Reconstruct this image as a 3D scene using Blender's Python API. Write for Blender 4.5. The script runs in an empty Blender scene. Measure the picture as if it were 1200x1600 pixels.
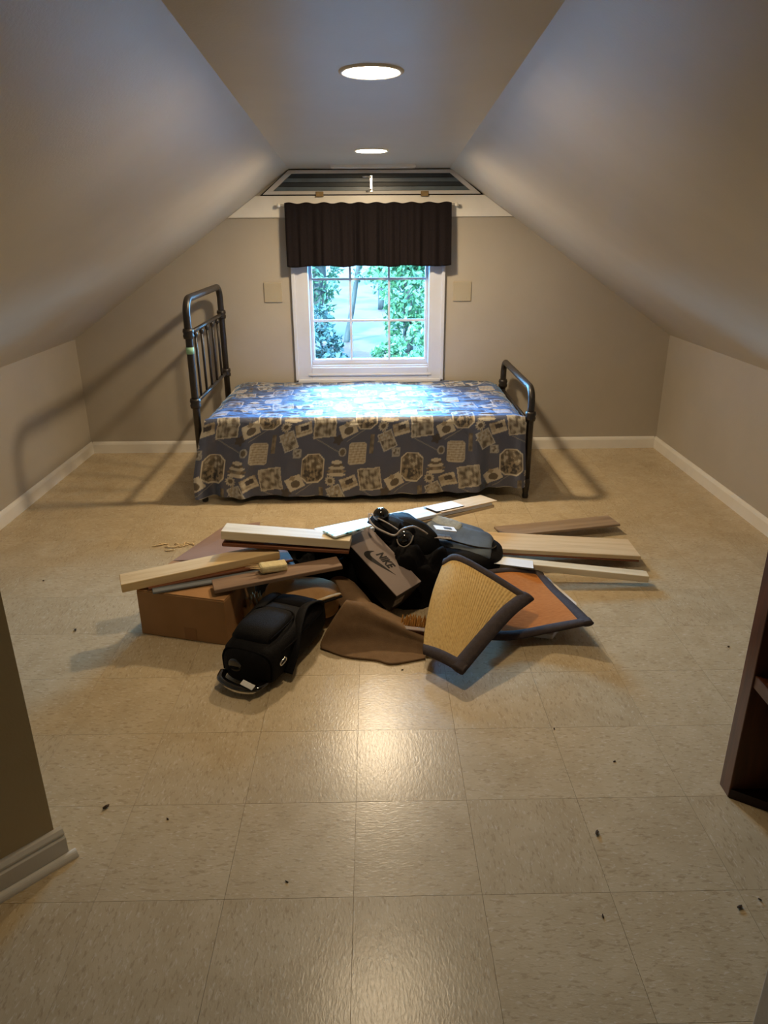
import bpy, bmesh, math, random
import numpy as np
from mathutils import Vector, Matrix, Euler

random.seed(7)
rng = np.random.default_rng(7)
scene = bpy.context.scene
COL = scene.collection

# ------------------------------------------------------------------ camera
PITCH, YAW, ROLL, CAM_H, F_PX = 0.3750, 0.0142, 0.0061, 1.4746, 1133.5
cam_data = bpy.data.cameras.new('camera')
cam_data.sensor_fit = 'VERTICAL'
cam_data.sensor_height = 24.0
cam_data.lens = 24.0 * F_PX / 1600.0
cam_data.clip_start = 0.02
cam_data.clip_end = 500
cam = bpy.data.objects.new('camera', cam_data)
COL.objects.link(cam)
fw = Vector((math.sin(YAW) * math.cos(PITCH), math.cos(YAW) * math.cos(PITCH), -math.sin(PITCH)))
rt = Vector((math.cos(YAW), -math.sin(YAW), 0))
dn = fw.cross(rt)
c_, s_ = math.cos(ROLL), math.sin(ROLL)
rx, dx = c_ * rt + s_ * dn, -s_ * rt + c_ * dn
cam.matrix_world = Matrix(((rx.x, -dx.x, -fw.x, 0), (rx.y, -dx.y, -fw.y, 0), (rx.z, -dx.z, -fw.z, CAM_H), (0, 0, 0, 1)))
scene.camera = cam

# ------------------------------------------------------------------ light and exposure
EXPOSURE = 0.0
LAMP_STRENGTH = (180.0, 590.0)          # the two recessed lamps (nearer, farther)
LAMP_COLOR = (1.0, 0.77, 0.49)
SKY_COLOR = (0.18, 0.54, 1.0)
SKY_STRENGTH = 82.0
SUN_COLOR = (0.50, 0.88, 1.0)
SUN_STRENGTH = 80.0

scene.view_settings.view_transform = 'Standard'
scene.view_settings.look = 'None'
scene.view_settings.gamma = 1.0
scene.view_settings.exposure = EXPOSURE
scene.view_settings.use_curve_mapping = False
scene.cycles.use_denoising = True
scene.cycles.max_bounces = 10
scene.cycles.diffuse_bounces = 6
scene.cycles.transparent_max_bounces = 12

world = bpy.data.worlds.new('sky')
scene.world = world
world.use_nodes = True
wn = world.node_tree.nodes
bgn = wn.get('Background') or wn.new('ShaderNodeBackground')
bgn.inputs['Color'].default_value = (*SKY_COLOR, 1)
bgn.inputs['Strength'].default_value = SKY_STRENGTH

sun_d = bpy.data.lights.new('sun', 'SUN')
sun_d.energy = SUN_STRENGTH
sun_d.color = SUN_COLOR
sun_d.angle = math.radians(1.0)
sun = bpy.data.objects.new('sun', sun_d)
sun.rotation_euler = (math.radians(42), 0, math.radians(-25))
COL.objects.link(sun)

por_d = bpy.data.lights.new('window_sky_portal', 'AREA')
por_d.shape = 'RECTANGLE'
por_d.size, por_d.size_y = 0.80, 0.92
por_d.cycles.is_portal = True
por = bpy.data.objects.new('window_sky_portal', por_d)
por.location = (-0.02, 5.12, 1.05)
por.rotation_euler = (math.radians(-90), 0, 0)
COL.objects.link(por)

# ------------------------------------------------------------------ helpers
def tag(o, label=None, category=None, group=None, kind=None):
    if label: o['label'] = label
    if category: o['category'] = category
    if group: o['group'] = group
    if kind: o['kind'] = kind
    return o

def link(name, me, mat=None, parent=None, smooth=False):
    o = bpy.data.objects.new(name, me)
    COL.objects.link(o)
    if mat is not None and len(me.materials) == 0:
        me.materials.append(mat)
    if smooth:
        me.polygons.foreach_set('use_smooth', [True] * len(me.polygons))
    if parent is not None:
        o.parent = parent
    return o

def pydata(name, vs, fs, mat=None, parent=None, smooth=False):
    me = bpy.data.meshes.new(name)
    me.from_pydata([tuple(map(float, v)) for v in vs], [], [tuple(map(int, f)) for f in fs])
    me.update()
    return link(name, me, mat, parent, smooth)

def empty(name, loc=(0, 0, 0), rot=(0, 0, 0)):
    o = bpy.data.objects.new(name, None)
    o.empty_display_size = 0.05
    o.location = loc
    o.rotation_euler = rot
    COL.objects.link(o)
    return o

def box_mesh(name, sx, sy, sz, bevel=0.0, seg=2, center=(0, 0, 0)):
    bm = bmesh.new()
    bmesh.ops.create_cube(bm, size=1.0)
    for v in bm.verts:
        v.co = Vector((v.co.x * sx + center[0], v.co.y * sy + center[1], v.co.z * sz + center[2]))
    if bevel > 0:
        bmesh.ops.bevel(bm, geom=bm.edges[:], offset=bevel, segments=seg, profile=0.5, affect='EDGES')
    me = bpy.data.meshes.new(name)
    bm.to_mesh(me); bm.free()
    return me

def box(name, x0, x1, y0, y1, z0, z1, mat, parent=None, bevel=0.0, seg=2):
    me = box_mesh(name, x1 - x0, y1 - y0, z1 - z0, bevel, seg, ((x0 + x1) / 2, (y0 + y1) / 2, (z0 + z1) / 2))
    return link(name, me, mat, parent)

def prism(name, poly, axis, a, b, mat, parent=None, bevel=0.0):
    """poly: 2-D outline; axis 'y': (x,z) swept a..b in y; 'z': (x,y) swept in z; 'x': (y,z) swept in x."""
    def P(p, t):
        return {'y': (p[0], t, p[1]), 'z': (p[0], p[1], t), 'x': (t, p[0], p[1])}[axis]
    n = len(poly)
    vs = [P(p, a) for p in poly] + [P(p, b) for p in poly]
    fs = [tuple(range(n)), tuple(range(2 * n - 1, n - 1, -1))]
    fs += [(i, (i + 1) % n + 0, (i + 1) % n + n, i + n) for i in range(n)]
    bm = bmesh.new()
    bv = [bm.verts.new(v) for v in vs]
    for f in fs: bm.faces.new([bv[i] for i in f])
    bmesh.ops.recalc_face_normals(bm, faces=bm.faces[:])
    if bevel > 0:
        bmesh.ops.bevel(bm, geom=bm.edges[:], offset=bevel, segments=2, profile=0.5, affect='EDGES')
    me = bpy.data.meshes.new(name)
    bm.to_mesh(me); bm.free()
    return link(name, me, mat, parent)

def smooth_path(pts, n=6, closed=False):
    pts = [Vector(p) for p in pts]
    out = []
    m = len(pts)
    rngi = range(m if closed else m - 1)
    for i in rngi:
        p0 = pts[(i - 1) % m] if (closed or i > 0) else pts[i]
        p1, p2 = pts[i], pts[(i + 1) % m]
        p3 = pts[(i + 2) % m] if (closed or i + 2 < m) else p2
        for k in range(n):
            t = k / n
            out.append(0.5 * ((2 * p1) + (p2 - p0) * t + (2 * p0 - 5 * p1 + 4 * p2 - p3) * t * t + (3 * p1 - p0 - 3 * p2 + p3) * t ** 3))
    if not closed: out.append(pts[-1])
    return out

def tube(name, path, r, mat, parent=None, sides=10, closed=False, radii=None, flat=1.0):
    path = [Vector(p) for p in path]
    n = len(path)
    vs, fs = [], []
    up = None
    for i, p in enumerate(path):
        a = path[(i - 1) % n] if (closed or i > 0) else p
        b = path[(i + 1) % n] if (closed or i < n - 1) else p
        t = (b - a).normalized()
        if up is None:
            up = Vector((0, 0, 1)) if abs(t.z) < 0.9 else Vector((1, 0, 0))
        s = t.cross(up)
        if s.length < 1e-6: s = t.orthogonal()
        s.normalize()
        up = s.cross(t).normalized()
        rr = radii[i] if radii else r
        for k in range(sides):
            ang = 2 * math.pi * k / sides
            vs.append(p + s * (rr * math.cos(ang)) + up * (rr * flat * math.sin(ang)))
    for i in range(n if closed else n - 1):
        j = (i + 1) % n
        for k in range(sides):
            k2 = (k + 1) % sides
            fs.append((i * sides + k, i * sides + k2, j * sides + k2, j * sides + k))
    if not closed:
        fs.append(tuple(range(sides - 1, -1, -1)))
        fs.append(tuple((n - 1) * sides + k for k in range(sides)))
    return pydata(name, vs, fs, mat, parent, smooth=True)

def lathe(name, prof, center, mat, parent=None, sides=32):
    vs, fs = [], []
    n = len(prof)
    for k in range(sides):
        a = 2 * math.pi * k / sides
        for r, z in prof:
            vs.append((center[0] + r * math.cos(a), center[1] + r * math.sin(a), center[2] + z))
    for k in range(sides):
        k2 = (k + 1) % sides
        for i in range(n - 1):
            fs.append((k * n + i, k2 * n + i, k2 * n + i + 1, k * n + i + 1))
    return pydata(name, vs, fs, mat, parent, smooth=True)

def grid_surface(name, P, mat, parent=None, thick=0.0, smooth=True):
    """P: array (nu, nv, 3)"""
    nu, nv = P.shape[:2]
    vs = P.reshape(-1, 3)
    idx = np.arange(nu * nv).reshape(nu, nv)
    f = np.stack([idx[:-1, :-1], idx[1:, :-1], idx[1:, 1:], idx[:-1, 1:]], -1).reshape(-1, 4)
    me = bpy.data.meshes.new(name)
    me.from_pydata(vs.tolist(), [], f.tolist())
    me.update()
    o = link(name, me, mat, parent, smooth)
    if thick:
        m = o.modifiers.new('thickness', 'SOLIDIFY')
        m.thickness = thick
        m.offset = 0.0
    return o

def catmull_grid(ctrl, nu, nv):
    """interpolate a coarse control grid (a,b,3) to (nu,nv,3) smoothly."""
    C_ = np.array(ctrl, float)
    def interp(A, n):
        m = A.shape[0]
        out = []
        for t in np.linspace(0, m - 1, n):
            i = min(int(t), m - 2); u = t - i
            p1, p2 = A[i], A[i + 1]
            p0 = A[i - 1] if i > 0 else 2 * p1 - p2
            p3 = A[i + 2] if i + 2 < m else 2 * p2 - p1
            out.append(0.5 * (2 * p1 + (p2 - p0) * u + (2 * p0 - 5 * p1 + 4 * p2 - p3) * u * u + (3 * p1 - p0 - 3 * p2 + p3) * u ** 3))
        return np.array(out)
    A = interp(C_, nu)
    return interp(A.transpose(1, 0, 2), nv).transpose(1, 0, 2)

def wob(x, y, seed, octaves=4, base=1.0):
    """smooth pseudo noise from random plane waves, about -1..1"""
    r = np.random.default_rng(seed)
    out = np.zeros(np.broadcast(x, y).shape)
    amp, fr, tot = 1.0, base, 0.0
    for o in range(octaves):
        for k in range(4):
            a = r.uniform(0, 2 * math.pi)
            f = fr * r.uniform(0.7, 1.4)
            out = out + amp * 0.5 * np.sin(f * (x * math.cos(a) + y * math.sin(a)) * 2 * math.pi + r.uniform(0, 6.28))
        tot += amp
        amp *= 0.55; fr *= 2.0
    return out / tot

# ------------------------------------------------------------------ materials
def srgb(r, g, b):
    def f(c):
        c /= 255.0
        return c / 12.92 if c <= 0.04045 else ((c + 0.055) / 1.055) ** 2.4
    return (f(r), f(g), f(b), 1.0)

class NT:
    def __init__(self, name):
        self.m = bpy.data.materials.new(name)
        self.m.use_nodes = True
        self.t = self.m.node_tree
        self.b = self.t.nodes.get('Principled BSDF')
        self.out = self.t.nodes.get('Material Output')
    def n(self, typ, **kw):
        nd = self.t.nodes.new(typ)
        for k, v in kw.items(): setattr(nd, k, v)
        return nd
    def l(self, a, b): self.t.links.new(a, b)
    def coord(self, which='Object', scale=(1, 1, 1)):
        tc = self.n('ShaderNodeTexCoord')
        mp = self.n('ShaderNodeMapping')
        mp.inputs['Scale'].default_value = scale
        self.l(tc.outputs[which], mp.inputs['Vector'])
        return mp.outputs['Vector']
    def noise(self, vec, scale, detail=4, rough=0.55, dist=0.0):
        nd = self.n('ShaderNodeTexNoise')
        nd.inputs['Scale'].default_value = scale
        nd.inputs['Detail'].default_value = detail
        nd.inputs['Roughness'].default_value = rough
        nd.inputs['Distortion'].default_value = dist
        if vec is not None: self.l(vec, nd.inputs['Vector'])
        return nd.outputs['Fac']
    def ramp(self, fac, stops):
        r = self.n('ShaderNodeValToRGB')
        el = r.color_ramp.elements
        while len(el) > 1: el.remove(el[-1])
        el[0].position, el[0].color = stops[0]
        for p, c in stops[1:]:
            e = el.new(p); e.color = c
        self.l(fac, r.inputs['Fac'])
        return r.outputs['Color']
    def bump(self, height, strength, dist=0.01):
        b = self.n('ShaderNodeBump')
        b.inputs['Strength'].default_value = strength
        b.inputs['Distance'].default_value = dist
        self.l(height, b.inputs['Height'])
        self.l(b.outputs['Normal'], self.b.inputs['Normal'])
    def set(self, rough=None, spec=None, metal=None, color=None, sheen=None, coat=None):
        i = self.b.inputs
        if rough is not None: i['Roughness'].default_value = rough
        if spec is not None: i['Specular IOR Level'].default_value = spec
        if metal is not None: i['Metallic'].default_value = metal
        if color is not None: i['Base Color'].default_value = color
        if sheen is not None: i['Sheen Weight'].default_value = sheen
        if coat is not None: i['Coat Weight'].default_value = coat
        return self

def mottled(name, c1, c2, scale=20, rough=0.6, spec=0.4, bump=0.0, bscale=None, metal=0.0, sheen=0.0, stretch=(1, 1, 1), coat=0.0, detail=4):
    t = NT(name).set(rough, spec, metal, sheen=sheen, coat=coat)
    v = t.coord('Object', stretch)
    f = t.noise(v, scale, detail)
    t.l(t.ramp(f, [(0.3, c1), (0.7, c2)]), t.b.inputs['Base Color'])
    if bump:
        t.bump(t.noise(v, bscale or scale * 2, 5), bump, 0.005)
    return t.m

M = {}
M['wall'] = mottled('beige_paint', srgb(171, 163, 150), srgb(177, 169, 156), 3, 0.42, 0.4, 0.12, 160)
M['ceiling'] = mottled('pale_eggshell_paint', srgb(190, 182, 166), srgb(197, 189, 173), 3, 0.36, 0.5, 0.10, 120)
M['trim'] = mottled('white_gloss_paint', srgb(226, 222, 214), srgb(232, 229, 222), 8, 0.3, 0.5)
M['wall_dark'] = mottled('beige_paint_entry', srgb(186, 168, 130), srgb(192, 174, 136), 3, 0.5, 0.35, 0.1, 160)
M['window_white'] = mottled('white_vinyl', srgb(200, 204, 216), srgb(206, 210, 222), 8, 0.28, 0.5)
M['black_metal'] = mottled('dark_bronze_metal', srgb(28, 24, 22), srgb(44, 38, 34), 30, 0.38, 0.5, 0.05, 90)
M['gap_black'] = mottled('black_gap', srgb(14, 13, 12), srgb(20, 18, 17), 10, 0.9, 0.1)
M['plate'] = mottled('almond_plastic', srgb(168, 158, 138), srgb(172, 162, 142), 8, 0.35, 0.45)
M['brass'] = mottled('aged_brass', srgb(110, 92, 60), srgb(140, 118, 80), 60, 0.4, 0.5, metal=0.7)
M['chrome'] = mottled('polished_steel', srgb(210, 210, 210), srgb(225, 225, 225), 20, 0.18, 0.5, metal=0.9)
M['hatch_frame'] = mottled('grey_white_paint', srgb(196, 192, 188), srgb(204, 200, 196), 10, 0.4, 0.4)
M['slat'] = mottled('slate_grey_slat', srgb(84, 96, 106), srgb(98, 112, 122), 12, 0.35, 0.5)
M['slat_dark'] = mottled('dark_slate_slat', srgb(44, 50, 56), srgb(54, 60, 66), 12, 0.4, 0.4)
M['walnut'] = mottled('dark_stained_wood', srgb(62, 33, 17), srgb(92, 50, 26), 14, 0.35, 0.5, 0.05, 60, stretch=(4, 4, 0.5))
M['walnut_shade'] = mottled('stained_wood_inner_shade', srgb(34, 18, 10), srgb(46, 25, 14), 14, 0.5, 0.3, stretch=(4, 4, 0.5))  # darker copy of the walnut, shade of the bookcase interior put into the colour
M['cardboard'] = mottled('kraft_cardboard', srgb(164, 122, 80), srgb(178, 134, 90), 6, 0.75, 0.2, 0.05, 80)
M['tape'] = mottled('packing_tape', srgb(150, 104, 62), srgb(158, 110, 66), 10, 0.3, 0.5)
M['black_cloth'] = mottled('black_nylon', srgb(13, 12, 13), srgb(21, 19, 20), 40, 0.7, 0.15, 0.35, 260)
M['black_soft'] = mottled('black_soft_cloth', srgb(9, 8, 9), srgb(16, 14, 16), 14, 0.85, 0.08, 0.4, 60)
M['black_gloss'] = mottled('glossy_black_plastic', srgb(12, 11, 11), srgb(18, 16, 16), 20, 0.08, 0.6, coat=0.6)
M['slate_cloth'] = mottled('slate_satin_cloth', srgb(70, 80, 92), srgb(94, 106, 118), 12, 0.38, 0.5, 0.3, 40)
M['grey_rib'] = mottled('grey_rib_knit', srgb(140, 144, 140), srgb(168, 172, 168), 60, 0.7, 0.2, 0.3, 200)
M['piping'] = mottled('pale_grey_piping', srgb(150, 140, 132), srgb(176, 166, 158), 60, 0.5, 0.4)
M['box_grey'] = mottled('warm_grey_card', srgb(132, 118, 112), srgb(142, 127, 120), 6, 0.45, 0.4)
M['box_black'] = mottled('black_card', srgb(20, 17, 17), srgb(27, 23, 22), 8, 0.55, 0.35)
M['print_black'] = mottled('black_print', srgb(20, 17, 16), srgb(28, 23, 22), 60, 0.6, 0.3)
M['white_print'] = mottled('white_label', srgb(222, 220, 214), srgb(236, 234, 228), 120, 0.5, 0.4)
M['label_grey'] = mottled('box_end_label', srgb(92, 84, 78), srgb(170, 160, 150), 90, 0.5, 0.4)
M['tan_cloth'] = mottled('tan_canvas', srgb(176, 136, 92), srgb(192, 152, 106), 18, 0.8, 0.2, 0.3, 120)
M['taupe'] = mottled('taupe_felt', srgb(116, 92, 68), srgb(128, 103, 77), 30, 0.85, 0.15, 0.3, 300)
M['mat_border'] = mottled('charcoal_cotton_binding', srgb(58, 50, 50), srgb(70, 61, 60), 60, 0.8, 0.2, 0.3, 300)
M['white_foam'] = mottled('white_panel', srgb(214, 206, 194), srgb(226, 218, 206), 12, 0.5, 0.4)
M['paper'] = mottled('white_paper', srgb(230, 232, 236), srgb(240, 242, 244), 14, 0.6, 0.3)
M['bristle'] = mottled('straw_bristle', srgb(150, 104, 46), srgb(196, 146, 74), 60, 0.8, 0.2, 0.6, 160, stretch=(1, 1, 4))
M['debris'] = mottled('dark_debris', srgb(54, 40, 26), srgb(84, 66, 46), 200, 0.8, 0.2)
M['shaving'] = mottled('wood_shaving', srgb(206, 178, 132), srgb(226, 200, 154), 60, 0.7, 0.2)
M['green_tape'] = mottled('mint_tape', srgb(138, 186, 156), srgb(150, 196, 166), 30, 0.5, 0.3)
M['bark'] = mottled('tree_bark', srgb(30, 27, 25), srgb(44, 40, 36), 9, 0.9, 0.1, 0.4, 20, stretch=(1, 1, 0.2))
M['mattress'] = mottled('mattress_ticking', srgb(190, 186, 180), srgb(204, 200, 194), 20, 0.8, 0.2)
M['valance'] = mottled('dark_brown_linen', srgb(20, 15, 17), srgb(27, 21, 23), 120, 0.85, 0.15, 0.25, 500)
M['steel_leaf'] = mottled('bluegrey_plastic', srgb(66, 74, 84), srgb(96, 106, 116), 14, 0.35, 0.5, 0.3, 30)

def leaf_mat(name, c1, c2, trans=0.35):
    t = NT(name).set(0.55, 0.3)
    f = t.noise(t.coord('Object'), 1.3, 3)
    col = t.ramp(f, [(0.3, c1), (0.7, c2)])
    t.l(col, t.b.inputs['Base Color'])
    tr = t.n('ShaderNodeBsdfTranslucent')
    t.l(col, tr.inputs['Color'])
    mx = t.n('ShaderNodeMixShader')
    mx.inputs['Fac'].default_value = trans
    t.l(t.b.outputs[0], mx.inputs[1]); t.l(tr.outputs[0], mx.inputs[2])
    t.l(mx.outputs[0], t.out.inputs['Surface'])
    return t.m
M['leaf_bright'] = leaf_mat('bright_leaves', srgb(26, 46, 24), srgb(66, 88, 52))
M['leaf_mid'] = leaf_mat('mid_leaves', srgb(20, 38, 24), srgb(48, 66, 42))
M['leaf_dark'] = leaf_mat('evergreen_leaves', srgb(16, 26, 24), srgb(34, 46, 40), 0.2)

def wood(name, c1, c2, c3, rough=0.6, grain=1.0):
    t = NT(name).set(rough, 0.3)
    oi = t.n('ShaderNodeObjectInfo')
    tc = t.n('ShaderNodeTexCoord')
    add = t.n('ShaderNodeVectorMath', operation='ADD')
    sc = t.n('ShaderNodeVectorMath', operation='SCALE')
    cmb = t.n('ShaderNodeCombineXYZ')
    for k in range(3): t.l(oi.outputs['Random'], cmb.inputs[k])
    t.l(cmb.outputs[0], sc.inputs[0]); sc.inputs['Scale'].default_value = 7.0
    t.l(tc.outputs['Object'], add.inputs[0]); t.l(sc.outputs[0], add.inputs[1])
    mp = t.n('ShaderNodeMapping'); mp.inputs['Scale'].default_value = (1.6, 22 * grain, 22 * grain)
    t.l(add.outputs[0], mp.inputs['Vector'])
    f = t.noise(mp.outputs[0], 1.4, 6, 0.6, 0.5)
    t.l(t.ramp(f, [(0.25, c1), (0.5, c2), (0.78, c3)]), t.b.inputs['Base Color'])
    t.bump(f, 0.12, 0.003)
    return t.m
M['pine'] = wood('pale_pine', srgb(196, 160, 108), srgb(220, 190, 140), srgb(232, 206, 160))
M['pine_white'] = wood('pale_primed_pine', srgb(206, 188, 152), srgb(226, 210, 178), srgb(238, 226, 200))
M['redwood'] = wood('red_brown_plank', srgb(92, 54, 34), srgb(124, 76, 50), srgb(150, 98, 68))
M['tan_wood'] = wood('tan_plank', srgb(192, 164, 124), srgb(210, 184, 144), srgb(222, 198, 160))
M['grey_wood'] = wood('weathered_grey_brown_plank', srgb(122, 102, 84), srgb(146, 126, 106), srgb(164, 144, 122))
M['taupe_wood'] = wood('taupe_plank', srgb(116, 92, 74), srgb(138, 112, 92), srgb(152, 126, 104))
M['mauve'] = mottled('mauve_panel', srgb(150, 124, 114), srgb(162, 136, 126), 5, 0.5, 0.4)
M['white_board'] = wood('white_painted_board', srgb(214, 212, 208), srgb(226, 225, 222), srgb(234, 233, 230), 0.4)
M['slate_board'] = wood('blue_grey_plank', srgb(92, 96, 100), srgb(112, 116, 120), srgb(130, 134, 136))

# floor tile: beige vinyl with short directional chips, the direction turned from tile to tile
def tile_material():
    t = NT('beige_vinyl_tile').set(0.27, 0.5)
    oi = t.n('ShaderNodeObjectInfo')
    tc = t.n('ShaderNodeTexCoord')
    sep = t.n('ShaderNodeSeparateXYZ'); t.l(tc.outputs['Object'], sep.inputs[0])
    swap = t.n('ShaderNodeCombineXYZ')
    t.l(sep.outputs['Y'], swap.inputs['X']); t.l(sep.outputs['X'], swap.inputs['Y'])
    gt = t.n('ShaderNodeMath', operation='GREATER_THAN'); gt.inputs[1].default_value = 0.5
    t.l(oi.outputs['Random'], gt.inputs[0])
    mixv = t.n('ShaderNodeMix', data_type='VECTOR')
    t.l(gt.outputs[0], mixv.inputs['Factor'])
    t.l(tc.outputs['Object'], mixv.inputs['A']); t.l(swap.outputs[0], mixv.inputs['B'])
    sc = t.n('ShaderNodeMath', operation='MULTIPLY'); sc.inputs[1].default_value = 37.0
    t.l(oi.outputs['Random'], sc.inputs[0])
    add = t.n('ShaderNodeVectorMath', operation='ADD')
    t.l(mixv.outputs['Result'], add.inputs[0]); t.l(sc.outputs[0], add.inputs[1])
    def streak(scale, mul, rotz):
        mp = t.n('ShaderNodeMapping')
        mp.inputs['Rotation'].default_value = (0, 0, rotz)
        mp.inputs['Scale'].default_value = mul
        t.l(add.outputs[0], mp.inputs['Vector'])
        return t.noise(mp.outputs[0], scale, 3, 0.5, 0.6)
    a = streak(140, (1.0, 0.32, 1), 0.35)
    b = streak(170, (1.0, 0.35, 1), 0.0)
    cloud = streak(9, (1, 1, 1), 0)
    base = t.ramp(cloud, [(0.3, srgb(184, 165, 132)), (0.7, srgb(196, 178, 146))])
    darkf = t.ramp(a, [(0.0, (1, 1, 1, 1)), (0.34, (1, 1, 1, 1)), (0.44, (0, 0, 0, 1))])
    litef = t.ramp(b, [(0.58, (0, 0, 0, 1)), (0.70, (1, 1, 1, 1))])
    m1 = t.n('ShaderNodeMix', data_type='RGBA'); m1.inputs['B'].default_value = srgb(138, 116, 84)
    k1 = t.n('ShaderNodeMath', operation='MULTIPLY'); k1.inputs[1].default_value = 0.40
    t.l(darkf, k1.inputs[0]); t.l(k1.outputs[0], m1.inputs['Factor']); t.l(base, m1.inputs['A'])
    m2 = t.n('ShaderNodeMix', data_type='RGBA'); m2.inputs['B'].default_value = srgb(214, 202, 178)
    k2 = t.n('ShaderNodeMath', operation='MULTIPLY'); k2.inputs[1].default_value = 0.6
    t.l(litef, k2.inputs[0]); t.l(k2.outputs[0], m2.inputs['Factor']); t.l(m1.outputs['Result'], m2.inputs['A'])
    hsv = t.n('ShaderNodeHueSaturation')
    mr = t.n('ShaderNodeMapRange'); mr.inputs['To Min'].default_value = 0.955; mr.inputs['To Max'].default_value = 1.03
    t.l(oi.outputs['Random'], mr.inputs['Value']); t.l(mr.outputs[0], hsv.inputs['Value'])
    t.l(m2.outputs['Result'], hsv.inputs['Color'])
    t.l(hsv.outputs[0], t.b.inputs['Base Color'])
    t.bump(b, 0.22, 0.002)
    return t.m
M['tile'] = tile_material()
M['grout'] = mottled('dark_seam', srgb(134, 117, 90), srgb(142, 125, 98), 12, 0.9, 0.1)

def sisal():
    t = NT('woven_sisal').set(0.85, 0.15)
    v = t.coord('UV')
    w = t.n('ShaderNodeTexWave', wave_type='BANDS', bands_direction='X')
    w.inputs['Scale'].default_value = 13.0; w.inputs['Distortion'].default_value = 0.6
    w.inputs['Detail'].default_value = 2.0; w.inputs['Detail Scale'].default_value = 3.0
    t.l(v, w.inputs['Vector'])
    n = t.noise(v, 30, 4)
    mx = t.n('ShaderNodeMath', operation='MULTIPLY_ADD'); mx.inputs[1].default_value = 0.25
    k = t.n('ShaderNodeMath', operation='MULTIPLY'); k.inputs[1].default_value = 0.75
    t.l(n, k.inputs[0]); t.l(w.outputs['Fac'], mx.inputs[0]); t.l(k.outputs[0], mx.inputs[2])
    t.l(t.ramp(mx.outputs[0], [(0.15, srgb(150, 118, 68)), (0.45, srgb(196, 164, 104)), (0.8, srgb(216, 186, 126))]), t.b.inputs['Base Color'])
    t.bump(mx.outputs[0], 0.6, 0.004)
    return t.m
M['sisal'] = sisal()
M['rust_backing'] = mottled('rust_woven_backing', srgb(178, 110, 52), srgb(200, 132, 68), 40, 0.85, 0.15, 0.4, 200, stretch=(1, 6, 1))

def glass_mat():
    t = NT('window_glass')
    tr = t.n('ShaderNodeBsdfTransparent'); tr.inputs['Color'].default_value = (0.95, 0.98, 0.98, 1)
    gl = t.n('ShaderNodeBsdfGlossy'); gl.inputs['Roughness'].default_value = 0.02
    fr = t.n('ShaderNodeFresnel'); fr.inputs['IOR'].default_value = 1.35
    mx = t.n('ShaderNodeMixShader')
    t.l(fr.outputs[0], mx.inputs['Fac']); t.l(tr.outputs[0], mx.inputs[1]); t.l(gl.outputs[0], mx.inputs[2])
    t.l(mx.outputs[0], t.out.inputs['Surface'])
    return t.m
M['glass'] = glass_mat()

def lamp_mat(name, strength):
    t = NT(name)
    em = t.n('ShaderNodeEmission')
    em.inputs['Color'].default_value = (*LAMP_COLOR, 1)
    em.inputs['Strength'].default_value = strength
    t.l(em.outputs[0], t.out.inputs['Surface'])
    return t.m

# ------------------------------------------------------------------ room shell
XL, XR, YB, YF = -1.980, 2.0015, 4.947, -0.80
KL, KR = 0.787, 0.784
SL, SR = 0.6912, 0.6767
def ceil_z(y): return 1.882 - 0.0225 * (y - 1.6)
def slope_l(x): return KL + SL * (x - XL)
def slope_r(x): return KR + SR * (XR - x)
def edge_l(y): return XL + (ceil_z(y) - KL) / SL
def edge_r(y): return XR - (ceil_z(y) - KR) / SR

# floor and its tiles
floor = box('floor', XL - 0.1, XR + 0.1, YF - 0.1, YB + 0.15, -0.12, -0.004, M['grout'])
tag(floor, 'beige vinyl tile floor of the attic room', kind='structure')
T, TX0, TY0, GAP = 0.3048, -0.0595, 0.9586, 0.0008
tile_cache = {}
def tile_mesh(w, d):
    key = (round(w, 4), round(d, 4))
    if key not in tile_cache:
        b, h = 0.00012, 0.0032
        x, y = w / 2, d / 2
        vs = [(-x, -y, -h), (x, -y, -h), (x, y, -h), (-x, y, -h), (-x, -y, -b / 2), (x, -y, -b / 2), (x, y, -b / 2), (-x, y, -b / 2),
              (-x + b, -y + b, 0), (x - b, -y + b, 0), (x - b, y - b, 0), (-x + b, y - b, 0)]
        fs = [(0, 3, 2, 1), (0, 1, 5, 4), (1, 2, 6, 5), (2, 3, 7, 6), (3, 0, 4, 7), (4, 5, 9, 8), (5, 6, 10, 9), (6, 7, 11, 10), (7, 4, 8, 11), (8, 9, 10, 11)]
        me = bpy.data.meshes.new('floor_tile')
        me.from_pydata(vs, [], fs); me.update()
        me.materials.append(M['tile'])
        tile_cache[key] = me
    return tile_cache[key]
i0 = math.floor((XL - TX0) / T); i1 = math.ceil((XR - TX0) / T)
j0 = -1; j1 = math.ceil((YB - TY0) / T)
for j in range(j0, j1):
    for i in range(i0, i1):
        xa, xb = max(TX0 + i * T, XL), min(TX0 + (i + 1) * T, XR)
        ya, yb = TY0 + j * T, min(TY0 + (j + 1) * T, YB)
        if xb - xa < 0.02 or yb - ya < 0.02: continue
        o = bpy.data.objects.new('floor_tile', tile_mesh(xb - xa - GAP, yb - ya - GAP))
        COL.objects.link(o)
        o.location = ((xa + xb) / 2, (ya + yb) / 2, 0)
        o.parent = floor
# plain floor behind the camera
box('floor_entry', XL, XR, YF, TY0 - T - 0.001, -0.004, 0.0, M['tile'], floor)

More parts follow.
